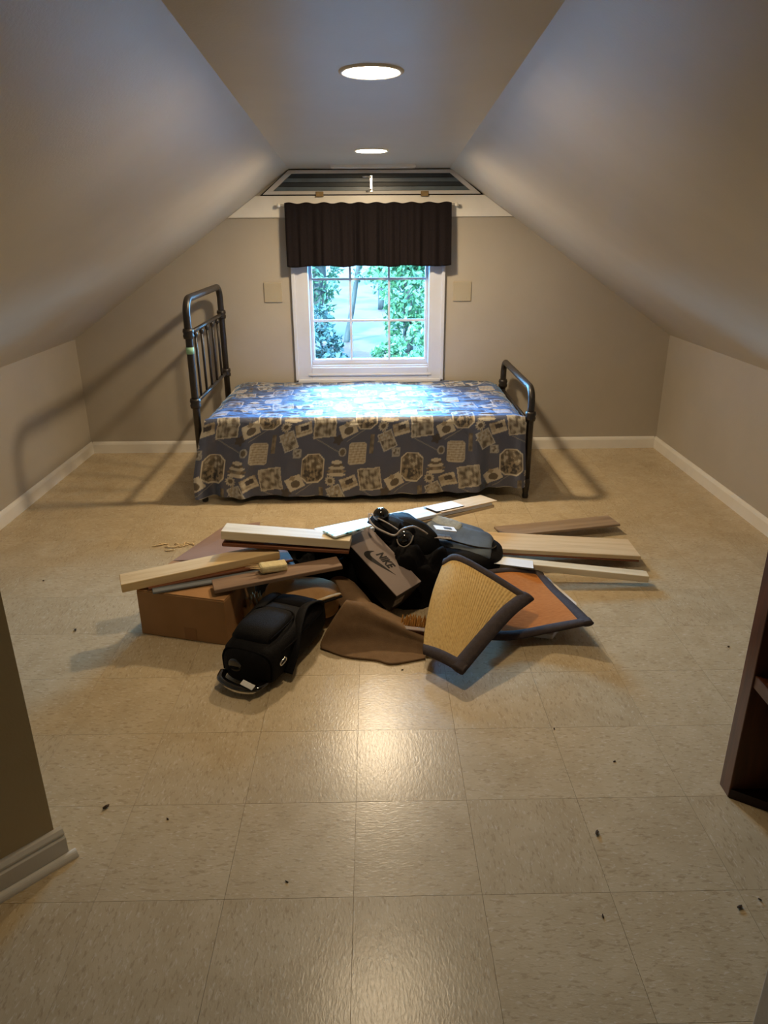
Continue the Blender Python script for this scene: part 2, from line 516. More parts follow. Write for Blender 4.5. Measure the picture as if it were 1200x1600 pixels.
# window opening in back wall
WX0, WX1, WZ0, WZ1 = -0.425, 0.385, 0.585, 1.42
def wall_back():
    top = ceil_z(YB)
    ol = [(XL, 0), (XR, 0), (XR, KR), (edge_r(YB), top), (edge_l(YB), top), (XL, KL)]
    bm = bmesh.new()
    th = 0.14
    def panel(poly):
        a = [bm.verts.new((p[0], YB, p[1])) for p in poly]
        b = [bm.verts.new((p[0], YB + th, p[1])) for p in poly]
        n = len(poly)
        bm.faces.new(a); bm.faces.new(b[::-1])
        for i in range(n): bm.faces.new((a[i], b[i], b[(i + 1) % n], a[(i + 1) % n]))
    panel([(XL, -0.1), (WX0, -0.1), (WX0, slope_l(WX0) if slope_l(WX0) < top else top), (edge_l(YB), top), (XL, KL)])
    panel([(WX1, -0.1), (XR, -0.1), (XR, KR), (edge_r(YB), top), (WX1, top)])
    panel([(WX0, -0.1), (WX1, -0.1), (WX1, WZ0), (WX0, WZ0)])
    panel([(WX0, WZ1), (WX1, WZ1), (WX1, top), (WX0, top)])
    bmesh.ops.recalc_face_normals(bm, faces=bm.faces[:])
    me = bpy.data.meshes.new('wall_back'); bm.to_mesh(me); bm.free()
    return link('wall_back', me, M['wall'])
tag(wall_back(), 'beige gable wall with the window', kind='structure')
tag(box('wall_left', XL - 0.1, XL, YF, YB, -0.1, KL, M['wall']), 'low beige knee wall on the left', kind='structure')
tag(box('wall_right', XR, XR + 0.1, YF, YB, -0.1, KR, M['wall']), 'low beige knee wall on the right', kind='structure')
tag(box('wall_front', XL, XR, YF - 0.1, YF, -0.1, 2.0, M['wall_dark']), 'wall behind the doorway', kind='structure')

def slab(name, quad, up, mat):
    vs = [Vector(q) for q in quad] + [Vector(q) + Vector(up) for q in quad]
    fs = [(0, 1, 2, 3), (7, 6, 5, 4), (0, 4, 5, 1), (1, 5, 6, 2), (2, 6, 7, 3), (3, 7, 4, 0)]
    o = pydata(name, vs, fs, mat)
    bm = bmesh.new(); bm.from_mesh(o.data); bmesh.ops.recalc_face_normals(bm, faces=bm.faces[:]); bm.to_mesh(o.data); bm.free()
    return o
Y0, Y1 = YF - 0.1, YB + 0.15
tag(slab('ceiling', [(edge_l(Y0), Y0, ceil_z(Y0)), (edge_r(Y0), Y0, ceil_z(Y0)), (edge_r(Y1), Y1, ceil_z(Y1)), (edge_l(Y1), Y1, ceil_z(Y1))], (0, 0, 0.08), M['ceiling']), 'flat strip of pale ceiling', kind='structure')
tag(slab('ceiling_slope_left', [(XL, Y0, KL), (edge_l(Y0), Y0, ceil_z(Y0)), (edge_l(Y1), Y1, ceil_z(Y1)), (XL, Y1, KL)], (-0.05, 0, 0.08), M['ceiling']), 'sloping ceiling on the left', kind='structure')
tag(slab('ceiling_slope_right', [(XR, Y0, KR), (edge_r(Y0), Y0, ceil_z(Y0)), (edge_r(Y1), Y1, ceil_z(Y1)), (XR, Y1, KR)], (0.05, 0, 0.08), M['ceiling']), 'sloping ceiling on the right', kind='structure')

# baseboards: profile (d out from wall, z)
BP = [(0, 0), (0.014, 0), (0.014, 0.062), (0.010, 0.074), (0.006, 0.080), (0, 0.082)]
def baseboard(name, label, axis, fixed, sign, a, b):
    if axis == 'y':
        o = prism(name, [(fixed + sign * d, z) for d, z in BP], 'y', a, b, M['trim'])
    else:
        o = prism(name, [(fixed + sign * d, z) for d, z in BP], 'x', a, b, M['trim'])
    return tag(o, label, kind='structure')
baseboard('baseboard_left', 'white baseboard along the left knee wall', 'y', XL, 1, 1.0, YB)
baseboard('baseboard_right', 'white baseboard along the right knee wall', 'y', XR, -1, 1.0, YB)
baseboard('baseboard_back', 'white baseboard along the gable wall', 'x', YB, -1, XL + 0.014, XR - 0.014)

# entry: diagonal wall stub on the left with its moulded baseboard, door jamb on the right
dirw = Vector((-0.703, -0.711, 0)); nrm = Vector((0.711, -0.703, 0))
A = Vector((-0.803, 1.397, 0)); Bp = A + dirw * 1.25
def entry_wall():
    back = -nrm * 0.10
    def top(p): return slope_l(p.x) - 0.004
    pts = [A, Bp, Bp + back, A + back]
    vs = [(p.x, p.y, 0) for p in pts] + [(p.x, p.y, top(p)) for p in pts]
    fs = [(0, 1, 2, 3), (7, 6, 5, 4), (0, 4, 5, 1), (1, 5, 6, 2), (2, 6, 7, 3), (3, 7, 4, 0)]
    o = pydata('wall_entry', vs, fs, M['wall_dark'])
    bm = bmesh.new(); bm.from_mesh(o.data); bmesh.ops.recalc_face_normals(bm, faces=bm.faces[:]); bm.to_mesh(o.data); bm.free()
    return o
tag(entry_wall(), 'shadowed end of an angled wall at the left edge', kind='structure')
def sweep_profile(name, prof, p0, p1, n, mat):
    vs = []
    for p in (p0, p1):
        for d, z in prof:
            q = p + n * d
            vs.append((q.x, q.y, z))
    k = len(prof)
    fs = [tuple(range(k)), tuple(range(2 * k - 1, k - 1, -1))] + [(i, (i + 1) % k, (i + 1) % k + k, i + k) for i in range(k)]
    o = pydata(name, vs, fs, mat)
    bm = bmesh.new(); bm.from_mesh(o.data); bmesh.ops.recalc_face_normals(bm, faces=bm.faces[:]); bm.to_mesh(o.data); bm.free()
    return o
tag(sweep_profile('baseboard_entry', [(0, 0), (0.018, 0), (0.018, 0.062), (0.012, 0.069), (0.014, 0.076), (0.008, 0.085), (0, 0.090)], A - dirw * 0.018, A + dirw * 0.26, nrm, M['trim']),
    'moulded white baseboard on the angled wall', kind='structure')
qr = [(0.018, 0)] + [(0.018 + 0.017 * math.cos(a), 0.018 * math.sin(a)) for a in np.linspace(0, math.pi / 2, 7)]
tag(sweep_profile('trim_1', qr, A - dirw * 0.034, A + dirw * 0.26, nrm, M['trim']), 'white quarter round at the foot of the angled wall', kind='structure')
tag(sweep_profile('trim_2', [(-0.02, 0), (0.06, 0), (0.06, 1.1), (-0.02, 1.1)], A + dirw * 0.2605, A + dirw * 0.36, nrm, M['walnut']), 'dark door casing at the far left edge', kind='structure')
tag(box('wall_doorway', 0.462, 1.10, 0.50, 0.60, 0, 0.76, M['ceiling'], None, 0.004), 'pale end of a low half wall at the lower right corner', kind='structure')

# ------------------------------------------------------------------ window
win = empty('window_1', (-0.02, YB, WZ0))
tag(win, 'white window with a nine pane grid in the gable wall', kind='structure')
def wpart(name, x0, x1, y0, y1, z0, z1, mat=M['window_white'], parent=None, bevel=0.004):
    o = box(name, x0, x1, y0, y1, z0, z1, mat, None, bevel)
    p = parent or win
    o.parent = p
    o.matrix_parent_inverse = Matrix.Translation(win.location).inverted()
    return o
OX0, OX1, OZ0 = -0.517, 0.472, 0.493
wpart('casing', OX0, WX0 + 0.012, YB - 0.022, YB + 0.002, OZ0, 1.45)
wpart('casing', WX1 - 0.012, OX1, YB - 0.022, YB + 0.002, OZ0, 1.45)
wpart('casing', WX0 + 0.012, WX1 - 0.012, YB - 0.022, YB + 0.002, OZ0, WZ0 + 0.004)
wpart('casing', OX0, OX1, YB - 0.022, YB + 0.002, WZ1 - 0.01, 1.50)
# raised back band around the casing and an inner bead
for (a, b, c, d) in ((OX0 - 0.004, OX0 + 0.018, OZ0 - 0.004, 1.45), (OX1 - 0.018, OX1 + 0.004, OZ0 - 0.004, 1.45), (OX0 - 0.004, OX1 + 0.004, OZ0 - 0.006, OZ0 + 0.016)):
    wpart('casing_band', a, b, YB - 0.032, YB - 0.018, c, d)
wpart('casing_bead', WX0 - 0.01, WX1 + 0.01, YB - 0.030, YB - 0.018, OZ0 + 0.040, OZ0 + 0.054)
# jamb liners
wpart('jamb', WX0, WX0 + 0.014, YB, YB + 0.14, WZ0, WZ1, bevel=0.001)
wpart('jamb', WX1 - 0.014, WX1, YB, YB + 0.14, WZ0, WZ1, bevel=0.001)
wpart('jamb', WX0, WX1, YB, YB + 0.14, WZ0, WZ0 + 0.014, bevel=0.001)
wpart('jamb', WX0, WX1, YB, YB + 0.14, WZ1 - 0.014, WZ1, bevel=0.001)
GX0, GX1, GZ0 = -0.392, 0.352, 0.632
wpart('sash_rail', WX0 + 0.014, WX1 - 0.014, YB + 0.045, YB + 0.085, WZ0 + 0.014, GZ0)
wpart('sash_stile', WX0 + 0.014, GX0, YB + 0.045, YB + 0.085, GZ0, WZ1 - 0.014)
wpart('sash_stile', GX1, WX1 - 0.014, YB + 0.045, YB + 0.085, GZ0, WZ1 - 0.014)
wpart('sash_rail', GX0, GX1, YB + 0.045, YB + 0.085, 1.36, WZ1 - 0.014)
vx = (-0.143, 0.113); hz = (0.888, 1.154)
for x in vx: wpart('muntin', x - 0.0075, x + 0.0075, YB + 0.052, YB + 0.066, GZ0, 1.36, bevel=0.002)
for z in hz: wpart('muntin', GX0, GX1, YB + 0.0535, YB + 0.0645, z - 0.008, z + 0.008, bevel=0.002)
xs = (GX0,) + vx + (GX1,); zs = (GZ0,) + hz + (1.36,)
for a in range(3):
    for b in range(3):
        wpart('pane', xs[a] + 0.004, xs[a + 1] - 0.004, YB + 0.070, YB + 0.073, zs[b] + 0.004, zs[b + 1] - 0.004, M['glass'], bevel=0)

# white frieze board under the hatch
fz0, fz1 = 1.530, 1.655
fr = prism('trim_3', [(XL + (fz0 - KL) / SL + 0.003, fz0), (XR - (fz0 - KR) / SR - 0.003, fz0), (XR - (fz1 - KR) / SR - 0.003, fz1), (XL + (fz1 - KL) / SL + 0.003, fz1)], 'y', YB - 0.014, YB, M['trim'])
tag(fr, 'white board across the gable wall above the window', kind='structure')

# ------------------------------------------------------------------ trapezoid hatch above the window
hatch = empty('gable_hatch', (0.0, YB, 1.66))
tag(hatch, 'trapezoid framed hatch of grey slats just below the ceiling', 'hatch')
def hpart(o):
    o.parent = hatch
    o.matrix_parent_inverse = Matrix.Translation(hatch.location).inverted()
    return o
hb, ht = 1.662, 1.800
def hx_l(z, inset=0.0): return -0.672 + (z - hb) * (0.172 / 0.142) + inset
def hx_r(z, inset=0.0): return 0.686 - (z - hb) * (0.186 / 0.142) - inset
hpart(prism('backing', [(hx_l(hb - 0.006) - 0.012, hb - 0.006), (hx_r(hb - 0.006) + 0.012, hb - 0.006), (hx_r(ht), ht + 0.004), (hx_l(ht), ht + 0.004)], 'y', YB - 0.008, YB, M['gap_black']))
def hbar(name, poly, y0=YB - 0.026, y1=YB - 0.008, mat=M['hatch_frame'], bevel=0.0015): return hpart(prism(name, poly, 'y', y0, y1, mat, None, bevel))
fwid = 0.020
hbar('frame_bar', [(hx_l(hb), hb), (hx_r(hb), hb), (hx_r(hb + fwid), hb + fwid), (hx_l(hb + fwid), hb + fwid)])
hbar('frame_bar', [(hx_l(ht - fwid), ht - fwid), (hx_r(ht - fwid), ht - fwid), (hx_r(ht), ht), (hx_l(ht), ht)])
hbar('frame_bar', [(hx_l(hb + fwid), hb + fwid), (hx_l(hb + fwid) + 0.042, hb + fwid), (hx_l(ht - fwid) + 0.042, ht - fwid), (hx_l(ht - fwid), ht - fwid)])
hbar('frame_bar', [(hx_r(hb + fwid) - 0.042, hb + fwid), (hx_r(hb + fwid), hb + fwid), (hx_r(ht - fwid), ht - fwid), (hx_r(ht - fwid) - 0.042, ht - fwid)])
zz = np.linspace(hb + fwid, ht - fwid, 5)
for k in range(4):
    z0, z1 = zz[k] + 0.0008, zz[k + 1] - 0.0008
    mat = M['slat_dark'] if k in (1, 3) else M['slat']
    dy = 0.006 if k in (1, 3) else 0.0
    hbar('slat', [(hx_l(z0) + 0.043, z0), (hx_r(z0) - 0.043, z0), (hx_r(z1) - 0.043, z1), (hx_l(z1) + 0.043, z1)], YB - 0.018 + dy, YB - 0.0085, mat, 0.001)
for x in (-0.318, 0.335):
    hpart(box('hinge', x - 0.024, x + 0.024, YB - 0.034, YB - 0.022, hb - 0.014, hb + 0.016, M['brass'], None, 0.002))
lt = hpart(box('latch', -0.006, 0.012, YB - 0.032, YB - 0.018, 1.672, 1.768, M['chrome'], None, 0.002))
lt['label'] = 'shiny latch bar in the middle of the slats'
hpart(tube('latch_lever', [(0.004, YB - 0.036, 1.758), (-0.03, YB - 0.04, 1.760), (-0.05, YB - 0.042, 1.757)], 0.0055, M['chrome']))
hpart(tube('latch_lever', [(0.004, YB - 0.036, 1.690), (-0.012, YB - 0.04, 1.680), (-0.03, YB - 0.042, 1.676)], 0.0045, M['chrome']))

# ceiling register
vent = empty('ceiling_vent', (0.015, 4.80, ceil_z(4.80)))
tag(vent, 'slim white air register in the ceiling near the hatch', 'vent')
vz = ceil_z(4.72)
def vpart(o):
    o.parent = vent; o.matrix_parent_inverse = Matrix.Translation(vent.location).inverted(); return o
vpart(box('vent_frame', -0.235, 0.265, 4.69, 4.705, vz - 0.014, vz + 0.002, M['trim'], None, 0.002))
vpart(box('vent_frame', -0.235, 0.265, 4.795, 4.81, vz - 0.014, vz + 0.002, M['trim'], None, 0.002))
for x in (-0.235, 0.25): vpart(box('vent_frame', x, x + 0.015, 4.705, 4.795, vz - 0.014, vz + 0.002, M['trim'], None, 0.002))
for k in range(5): vpart(box('louver', -0.22, 0.25, 4.711 + k * 0.017, 4.721 + k * 0.017, vz - 0.010, vz - 0.004, M['trim'], None, 0.001))

# recessed ceiling lamps
def lamp(y, strength, label):
    zc = ceil_z(y)
    e = empty('recessed_light', (0.005, y, zc))
    tag(e, label, 'ceiling light', 'recessed ceiling lights')
    tilt = math.atan(-0.0225)
    e.rotation_euler = (tilt, 0, 0)
    ring = [(0.074, -0.001), (0.076, -0.0045), (0.082, -0.006), (0.088, -0.004), (0.090, 0.001)]
    lathe('trim_ring', ring, (0, 0, 0), M['trim'], e, 48)
    n = 40
    vs = [(0, 0, -0.0055)] + [(0.0745 * math.cos(2 * math.pi * k / n), 0.0745 * math.sin(2 * math.pi * k / n), -0.003) for k in range(n)]
    fs = [(0, 1 + (k + 1) % n, 1 + k) for k in range(n)]
    lens = pydata('lens', vs, fs, lamp_mat('lit_lens', strength), e)
    lens['label'] = 'glowing white lens'
    return e
lamp(2.27, LAMP_STRENGTH[0], 'larger looking round recessed light, nearer the doorway')
lamp(4.02, LAMP_STRENGTH[1], 'smaller looking round recessed light, nearer the window')

# wall plates
for x, z, lab in ((-0.645, 1.077, 'blank beige wall plate left of the window'), (0.591, 1.076, 'blank beige wall plate right of the window')):
    e = empty('wall_plate', (x, YB, z)); tag(e, lab, 'wall plate', 'blank wall plates')
    link('plate', box_mesh('plate', 0.118, 0.008, 0.124, 0.003, 2, (0, -0.004, 0)), M['plate'], e)
    for sx in (-0.03, 0.03):
        for sz in (-0.042, 0.042):
            link('screw', box_mesh('screw', 0.006, 0.002, 0.006, 0.0008, 1, (sx, -0.0085, sz)), M['plate'], e)

# curtain rod and valance
RODY = YB - 0.060
rod = empty('curtain_rod', (-0.02, YB, 1.60)); tag(rod, 'slim white curtain rod holding the dark valance', 'curtain rod')
tube('rod', [(-0.545, RODY - YB, 0.0), (0.545, RODY - YB, 0.0)], 0.006, M['chrome'], rod)
for s in (-1, 1):
    lathe('finial', [(0.0, 0.013), (0.008, 0.010), (0.012, 0.0), (0.008, -0.010), (0.0, -0.013)], (s * 0.552, RODY - YB, 0.0), M['trim'], rod, 16)
    tube('bracket', [(s * 0.505, 0.0, -0.0), (s * 0.505, RODY - YB, 0.0)], 0.005, M['trim'], rod)
nu, nv = 260, 30
u = np.linspace(0, 1, nu)[:, None]; t = np.linspace(0, 1, nv)[None, :]
xx = -0.535 + u * 1.035
fold = (np.sin(u * 2 * math.pi * 9.5 + 2.2 * np.sin(u * 13)) * 0.55 + 0.35 * np.sin(u * 2 * math.pi * 21 + 2.0 * np.sin(u * 9)) + 0.4 * np.sin(u * 2 * math.pi * 4.3 + 0.7)) * (0.35 + 0.65 * np.sin(u * math.pi))
amp = 0.006 + 0.016 * np.sin(np.clip(t * 1.2, 0, 1) * math.pi / 2)
yy = RODY - 0.016 - amp * fold - 0.012 * t
zz_ = 1.612 - t * (0.372 + 0.004 * np.sin(u * 23) + 0.002 * np.sin(u * 41)) + 0.004 * np.sin(u * 60) * (1 - t)
P = np.stack([xx + 0.004 * np.cos(u * 95) * t - 0.006 * (0.5 - u) * t, yy, zz_ + 0 * xx], -1)
va = grid_surface('valance', P, M['valance'], None, 0.003)
tag(va, 'dark brown gathered valance over the window', 'valance')

# ------------------------------------------------------------------ bed
HX, FX, BY0, BY1 = -0.978, 0.878, 3.952, 4.865
bed = empty('metal_bed', (-0.05, (BY0 + BY1) / 2, 0)); tag(bed, 'black metal single bed with spindle headboard below the window', 'bed')
def bpart(o, parent=None):
    o.parent = parent or bed
    if parent is None: o.matrix_parent_inverse = Matrix.Translation(bed.location).inverted()
    return o
def hoop(x, top, rad, ztop_lean=0.0):
    pts = [(x, BY0, 0.06), (x, BY0, top - rad)]
    for a in np.linspace(0, math.pi / 2, 9)[1:]:
        pts.append((x, BY0 + rad - rad * math.cos(a), top - rad + rad * math.sin(a)))
    for a in np.linspace(math.pi / 2, 0, 9):
        pts.append((x, BY1 - rad + rad * math.cos(a), top - rad + rad * math.sin(a)))
    pts.append((x, BY1, 0.06))
    return pts
R_ = 0.0195
hd = bpart(tube('headboard_hoop', hoop(HX, 1.125, 0.085), R_, M['black_metal'], None, 14))
ft = bpart(tube('footboard_hoop', hoop(FX, 0.635, 0.075), R_, M['black_metal'], None, 14))
def collar(x, y, z, parent, r=0.030, h=0.026):
    bpart(lathe('collar', [(R_, -h), (r * 0.9, -h), (r, -h * 0.4), (r * 0.86, 0), (r, h * 0.4), (r * 0.9, h), (R_, h)], (x, y, z), M['black_metal'], None, 18), parent)
def leg(x, y, parent):
    bpart(lathe('leg', [(0.0, 0.0), (0.017, 0.0), (0.019, 0.012), (0.016, 0.03), (0.020, 0.06), (0.024, 0.10), (0.0195, 0.12)], (x, y, 0.0), M['black_metal'], None, 16), parent)
for x, par in ((HX, hd), (FX, ft)):
    for y in (BY0, BY1): leg(x, y, par)
for y in (BY0, BY1):
    collar(HX, y, 0.950, hd); collar(HX, y, 0.575, hd); collar(FX, y, 0.485, ft)
for z in (0.950, 0.575):
    bpart(tube('rail', [(HX, BY0, z), (HX, BY1, z)], 0.0115, M['black_metal']), hd)
for k in range(5):
    y = BY0 + (BY1 - BY0) * (k + 1) / 6
    sp = bpart(tube('spindle', [(HX, y, 0.575), (HX, y, 0.950)], 0.0075, M['black_metal'], None, 10), hd)
    bpart(lathe('spindle_cap', [(0.007, -0.014), (0.013, -0.012), (0.014, 0), (0.013, 0.012), (0.007, 0.014)], (HX, y, 0.926), M['black_metal'], None, 12), hd)
bpart(tube('rail', [(FX, BY0, 0.44), (FX, BY1, 0.44)], 0.0115, M['black_metal']), ft)
tp = bpart(lathe('tape_band', [(0.0200, -0.018), (0.0212, -0.018), (0.0212, 0.018), (0.0200, 0.018)], (HX, BY0, 0.862), M['green_tape'], None, 18), hd)
tp['label'] = 'band of mint green tape'
for y in (BY0 + 0.03, BY1 - 0.03):
    bpart(box('side_rail', HX, FX, y - 0.012, y + 0.012, 0.20, 0.26, M['black_metal'], None, 0.003))
bpart(box('mattress', HX + 0.035, FX - 0.035, BY0 + 0.03, BY1 + 0.01, 0.265, 0.470, M['mattress'], None, 0.03, 3))

# bedspread: one cloth over the top and down the near side, with the printed pattern as vertex colour
def make_bedspread():
    na, nb = 560, 330
    drop, top, back = 0.455, 0.955, 0.22
    total = drop + top + back
    b = np.linspace(0, total, nb)            # 0 = near hem
    s = np.linspace(0, 1, na)
    S, B_ = np.meshgrid(s, b, indexing='ij')
    rad = 0.035
    # profile
    hem_y, z_top = 3.925, 0.492
    yb = np.zeros(nb); zb = np.zeros(nb); hang = np.zeros(nb)
    arc = rad * math.pi / 2
    for k, bb in enumerate(b):
        if bb < drop - rad:
            yb[k] = hem_y; zb[k] = z_top - rad - (drop - rad - bb); hang[k] = (drop - rad - bb) / (drop - rad)
        elif bb < drop - rad + arc:
            a = (bb - (drop - rad)) / rad
            yb[k] = hem_y + rad - rad * math.cos(a); zb[k] = z_top - rad + rad * math.sin(a)
        else:
            d = bb - (drop - rad + arc)
            tl = 4.905 - (hem_y + rad)
            if d < tl: yb[k] = hem_y + rad + d; zb[k] = z_top
            else:
                yb[k] = 4.905 + min(0.012, (d - tl)); zb[k] = z_top - max(0, d - tl - 0.012)
    Y = np.broadcast_to(yb, (na, nb)).copy(); Z = np.broadcast_to(zb, (na, nb)).copy(); Hn = np.broadcast_to(hang, (na, nb))
    x0 = -0.935 - 0.085 * np.clip(Hn * 1.4, 0, 1) ** 0.7
    x1 = 0.845 + 0.015 * np.clip(Hn * 1.4, 0, 1) - 0.05 * np.clip(Hn - 0.75, 0, 1) * 4 * 0
    X = x0 + S * (x1 - x0)
    A_ = -0.98 + S * 1.86
    # hanging folds, stronger at the hem and at the two ends
    endw = 0.5 + 1.1 * np.exp(-((S - 0.06) / 0.12) ** 2) + 0.9 * np.exp(-((S - 0.9) / 0.12) ** 2)
    folds = np.sin(A_ * 2 * math.pi * 3.9 + 0.8 * np.sin(A_ * 5)) + 0.5 * np.sin(A_ * 2 * math.pi * 8.3 + 1.0)
    Y = Y - Hn * (0.023 * folds * endw + 0.012)
    Y = Y - 0.003 * wob(A_, B_, 3, 3, 4.0) * (Hn > 0)
    # sags and wrinkles of the top
    topm = np.clip((B_ - drop) / 0.05, 0, 1) * (Z > z_top - 0.02)
    Z = Z + topm * (0.006 * wob(X, Y * 1.6, 11, 4, 2.0) + 0.0035 * wob(X * 0.8, Y * 3.0, 12, 4, 7.0))
    Z = Z - topm * 0.03 * np.clip((np.abs(S - 0.5) - 0.45) / 0.05, 0, 1) ** 2
    # hem rises towards the foot of the bed
    rise = 0.045 * np.clip((S - 0.55) / 0.45, 0, 1) ** 1.5 + 0.004 * np.sin(A_ * 9)
    Z = Z + Hn * rise
    Z = np.maximum(Z, 0.012)
    P = np.stack([X, Y, Z], -1)
    o = grid_surface('bedspread', P, None, None, 0.0)
    # ---- print
    def lin(r, g, b_): return np.array(srgb(r, g, b_)[:3])
    base = lin(66, 72, 96)
    col = np.broadcast_to(base, (na, nb, 3)).copy()
    tone = 1 + 0.08 * wob(A_, B_, 21, 4, 6.0)
    col *= tone[..., None]
    cream, tan, brown, dkbrown, pale = lin(196, 188, 170), lin(146, 132, 108), lin(88, 76, 60), lin(50, 40, 38), lin(180, 178, 172)
    n1 = wob(A_, B_, 31, 4, 22.0); n2 = wob(A_, B_, 32, 3, 40.0); n3 = wob(A_, B_, 33, 3, 12.0)
    def paint(mask, c): col[mask] = (c if getattr(c, 'ndim', 1) == 1 else c[mask])
    def mix(c1, c2, n): 
        k = np.clip(0.5 + 0.9 * n, 0, 1)[..., None]
        return c1 * (1 - k) + c2 * k
    PX, VY = 0.56, 0.31
    for jr in range(-1, 6):
        for ir in range(-3, 4):
            ox = -0.98 + 0.10 + ir * PX + (jr % 2) * PX / 2 + 0.0
            oy = 0.165 + jr * VY
            if oy - 0.35 > total: continue
            def loc(dx_, dy_, rot=0.0):
                a = A_ - (ox + dx_); b2 = B_ - (oy + dy_)
                cr, sr = math.cos(rot), math.sin(rot)
                return a * cr + b2 * sr, -a * sr + b2 * cr
            # lettering strip and thin lines
            a, c = loc(-0.234, 0.14); paint((abs(a) < 0.012) & (abs(c) < 0.055), mix(brown, tan, n1) * 0.8)
            a, c = loc(0.06, 0.14, -0.5); paint((abs(a) < 0.09) & (abs(c) < 0.0022), pale * 0.55)
            a, c = loc(-0.05, -0.12, 0.6); paint((abs(a) < 0.06) & (abs(c) < 0.002), pale * 0.5)
            # tilted photo
            a, c = loc(-0.148, 0.157, 0.43)
            paint((abs(a) < 0.042) & (abs(c) < 0.054), pale); paint((abs(a) < 0.036) & (abs(c) < 0.048), mix(brown, cream, n1) * 0.8)
            # stamp
            a, c = loc(-0.094, 0.088, 0.05)
            paint((abs(a) < 0.024) & (abs(c) < 0.026), pale * 0.7); paint((abs(a) < 0.017) & (abs(c) < 0.019), mix(brown, pale, n2))
            # dark flower
            a, c = loc(0.13, 0.165); r = np.hypot(a, c); th = np.arctan2(c, a)
            paint(r < 0.026 + 0.006 * np.cos(5 * th), dkbrown)
            # plaque with rounded corners
            a, c = loc(0.247, 0.085)
            q = np.maximum(abs(a) - 0.034, 0) ** 2 + np.maximum(abs(c) - 0.046, 0) ** 2
            paint(q < 0.017 ** 2, cream * 0.85); paint(q < 0.013 ** 2, mix(tan, cream, np.sin(c * 420) * 0.4 + n2 * 0.5))
            # layered hat
            for dz, w_, h_, c0 in ((-0.038, 0.052, 0.011, cream), (-0.018, 0.055, 0.012, mix(brown, tan, n1)), (0.002, 0.046, 0.012, cream * 0.9), (0.018, 0.038, 0.010, brown), (0.034, 0.030, 0.011, cream)):
                a, c = loc(0.135, 0.004 + dz); paint((a / w_) ** 2 + (c / h_) ** 2 < 1, c0)
            # big photo
            a, c = loc(-0.236, -0.066, 0.12)
            paint((abs(a) < 0.064) & (abs(c) < 0.066), cream * 0.85); paint((abs(a) < 0.057) & (abs(c) < 0.059), mix(brown * 0.9, cream * 0.8, n1 + 0.25 * np.sin((a + c) * 90)))
            # envelope
            a, c = loc(-0.098, -0.085, 0.45)
            paint((abs(a) < 0.047) & (abs(c) < 0.038), cream); paint((np.hypot(a / 1.2, c + 0.008) < 0.022), brown); paint((abs(a) + 1.2 * abs(c - 0.03) < 0.02), tan)
            # sailing picture
            a, c = loc(0.205, -0.085, 0.3)
            paint((abs(a) < 0.046) & (abs(c) < 0.036), mix(cream, tan, n3)); paint((abs(a - 0.006) < 0.022) & (abs(c - 0.008) < 0.014), dkbrown); paint((abs(a) < 0.046) & (abs(c + 0.028) < 0.006), cream)
            # medallion
            a, c = loc(0.10, -0.070); r = np.hypot(a, c); th = np.arctan2(c, a)
            paint(r < 0.027 + 0.004 * np.cos(12 * th), cream * 0.8); paint(r < 0.014, brown)
            a, c = loc(0.115, -0.122, 0.2); paint((c > -0.03) & (c < 0.03 - 1.3 * abs(a)), mix(tan, pale, n2))
            # small portrait
            a, c = loc(0.162, 0.095); paint((a / 0.022) ** 2 + (c / 0.027) ** 2 < 1, pale * 0.7); paint((a / 0.014) ** 2 + (c / 0.018) ** 2 < 1, brown)
            # octagonal framed picture
            a, c = loc(0, 0); aa, cc = abs(a), abs(c)
            def octo(w_, h_, k): return (aa < w_) & (cc < h_) & (aa + cc < w_ + h_ - k)
            paint(octo(0.064, 0.086, 0.032), cream * 1.05); paint(octo(0.058, 0.080, 0.031), mix(brown * 0.7, tan, n1 * 1.3))
            paint(octo(0.050, 0.072, 0.029) & (c < -0.01) & (n1 + n2 < -0.1), dkbrown * 0.6)
            paint(octo(0.050, 0.072, 0.029) & (c > 0.0) & (n1 > 0.35), cream * 0.8)
    rgba = np.ones((na * nb, 4), np.float32)
    rgba[:, :3] = col.reshape(-1, 3)
    at = o.data.color_attributes.new('print', 'FLOAT_COLOR', 'POINT')
    at.data.foreach_set('color', rgba.ravel())
    t = NT('printed_bedspread').set(0.50, 1.0, sheen=1.0)
    t.b.inputs['Sheen Roughness'].default_value = 0.35
    t.b.inputs['Sheen Tint'].default_value = (0.25, 0.55, 1.0, 1)  # blue glow of the window light put into the cloth's sheen colour
    va_ = t.n('ShaderNodeVertexColor', layer_name='print')
    t.l(va_.outputs['Color'], t.b.inputs['Base Color'])
    v = t.coord('Object', (1.0, 2.2, 1.0))
    t.bump(t.noise(v, 16, 5, 0.6, 0.8), 0.35, 0.02)
    o.data.materials.append(t.m)
    return tag(o, 'slate blue bedspread printed with vintage pictures, draped on the bed', 'bedspread')
make_bedspread()
# valance of dark fabric under the hem: base cloth of the bed
bpart(box('bed_base', HX + 0.03, FX - 0.03, BY0 + 0.02, BY1 - 0.02, 0.105, 0.20, M['black_soft'], None, 0.01))

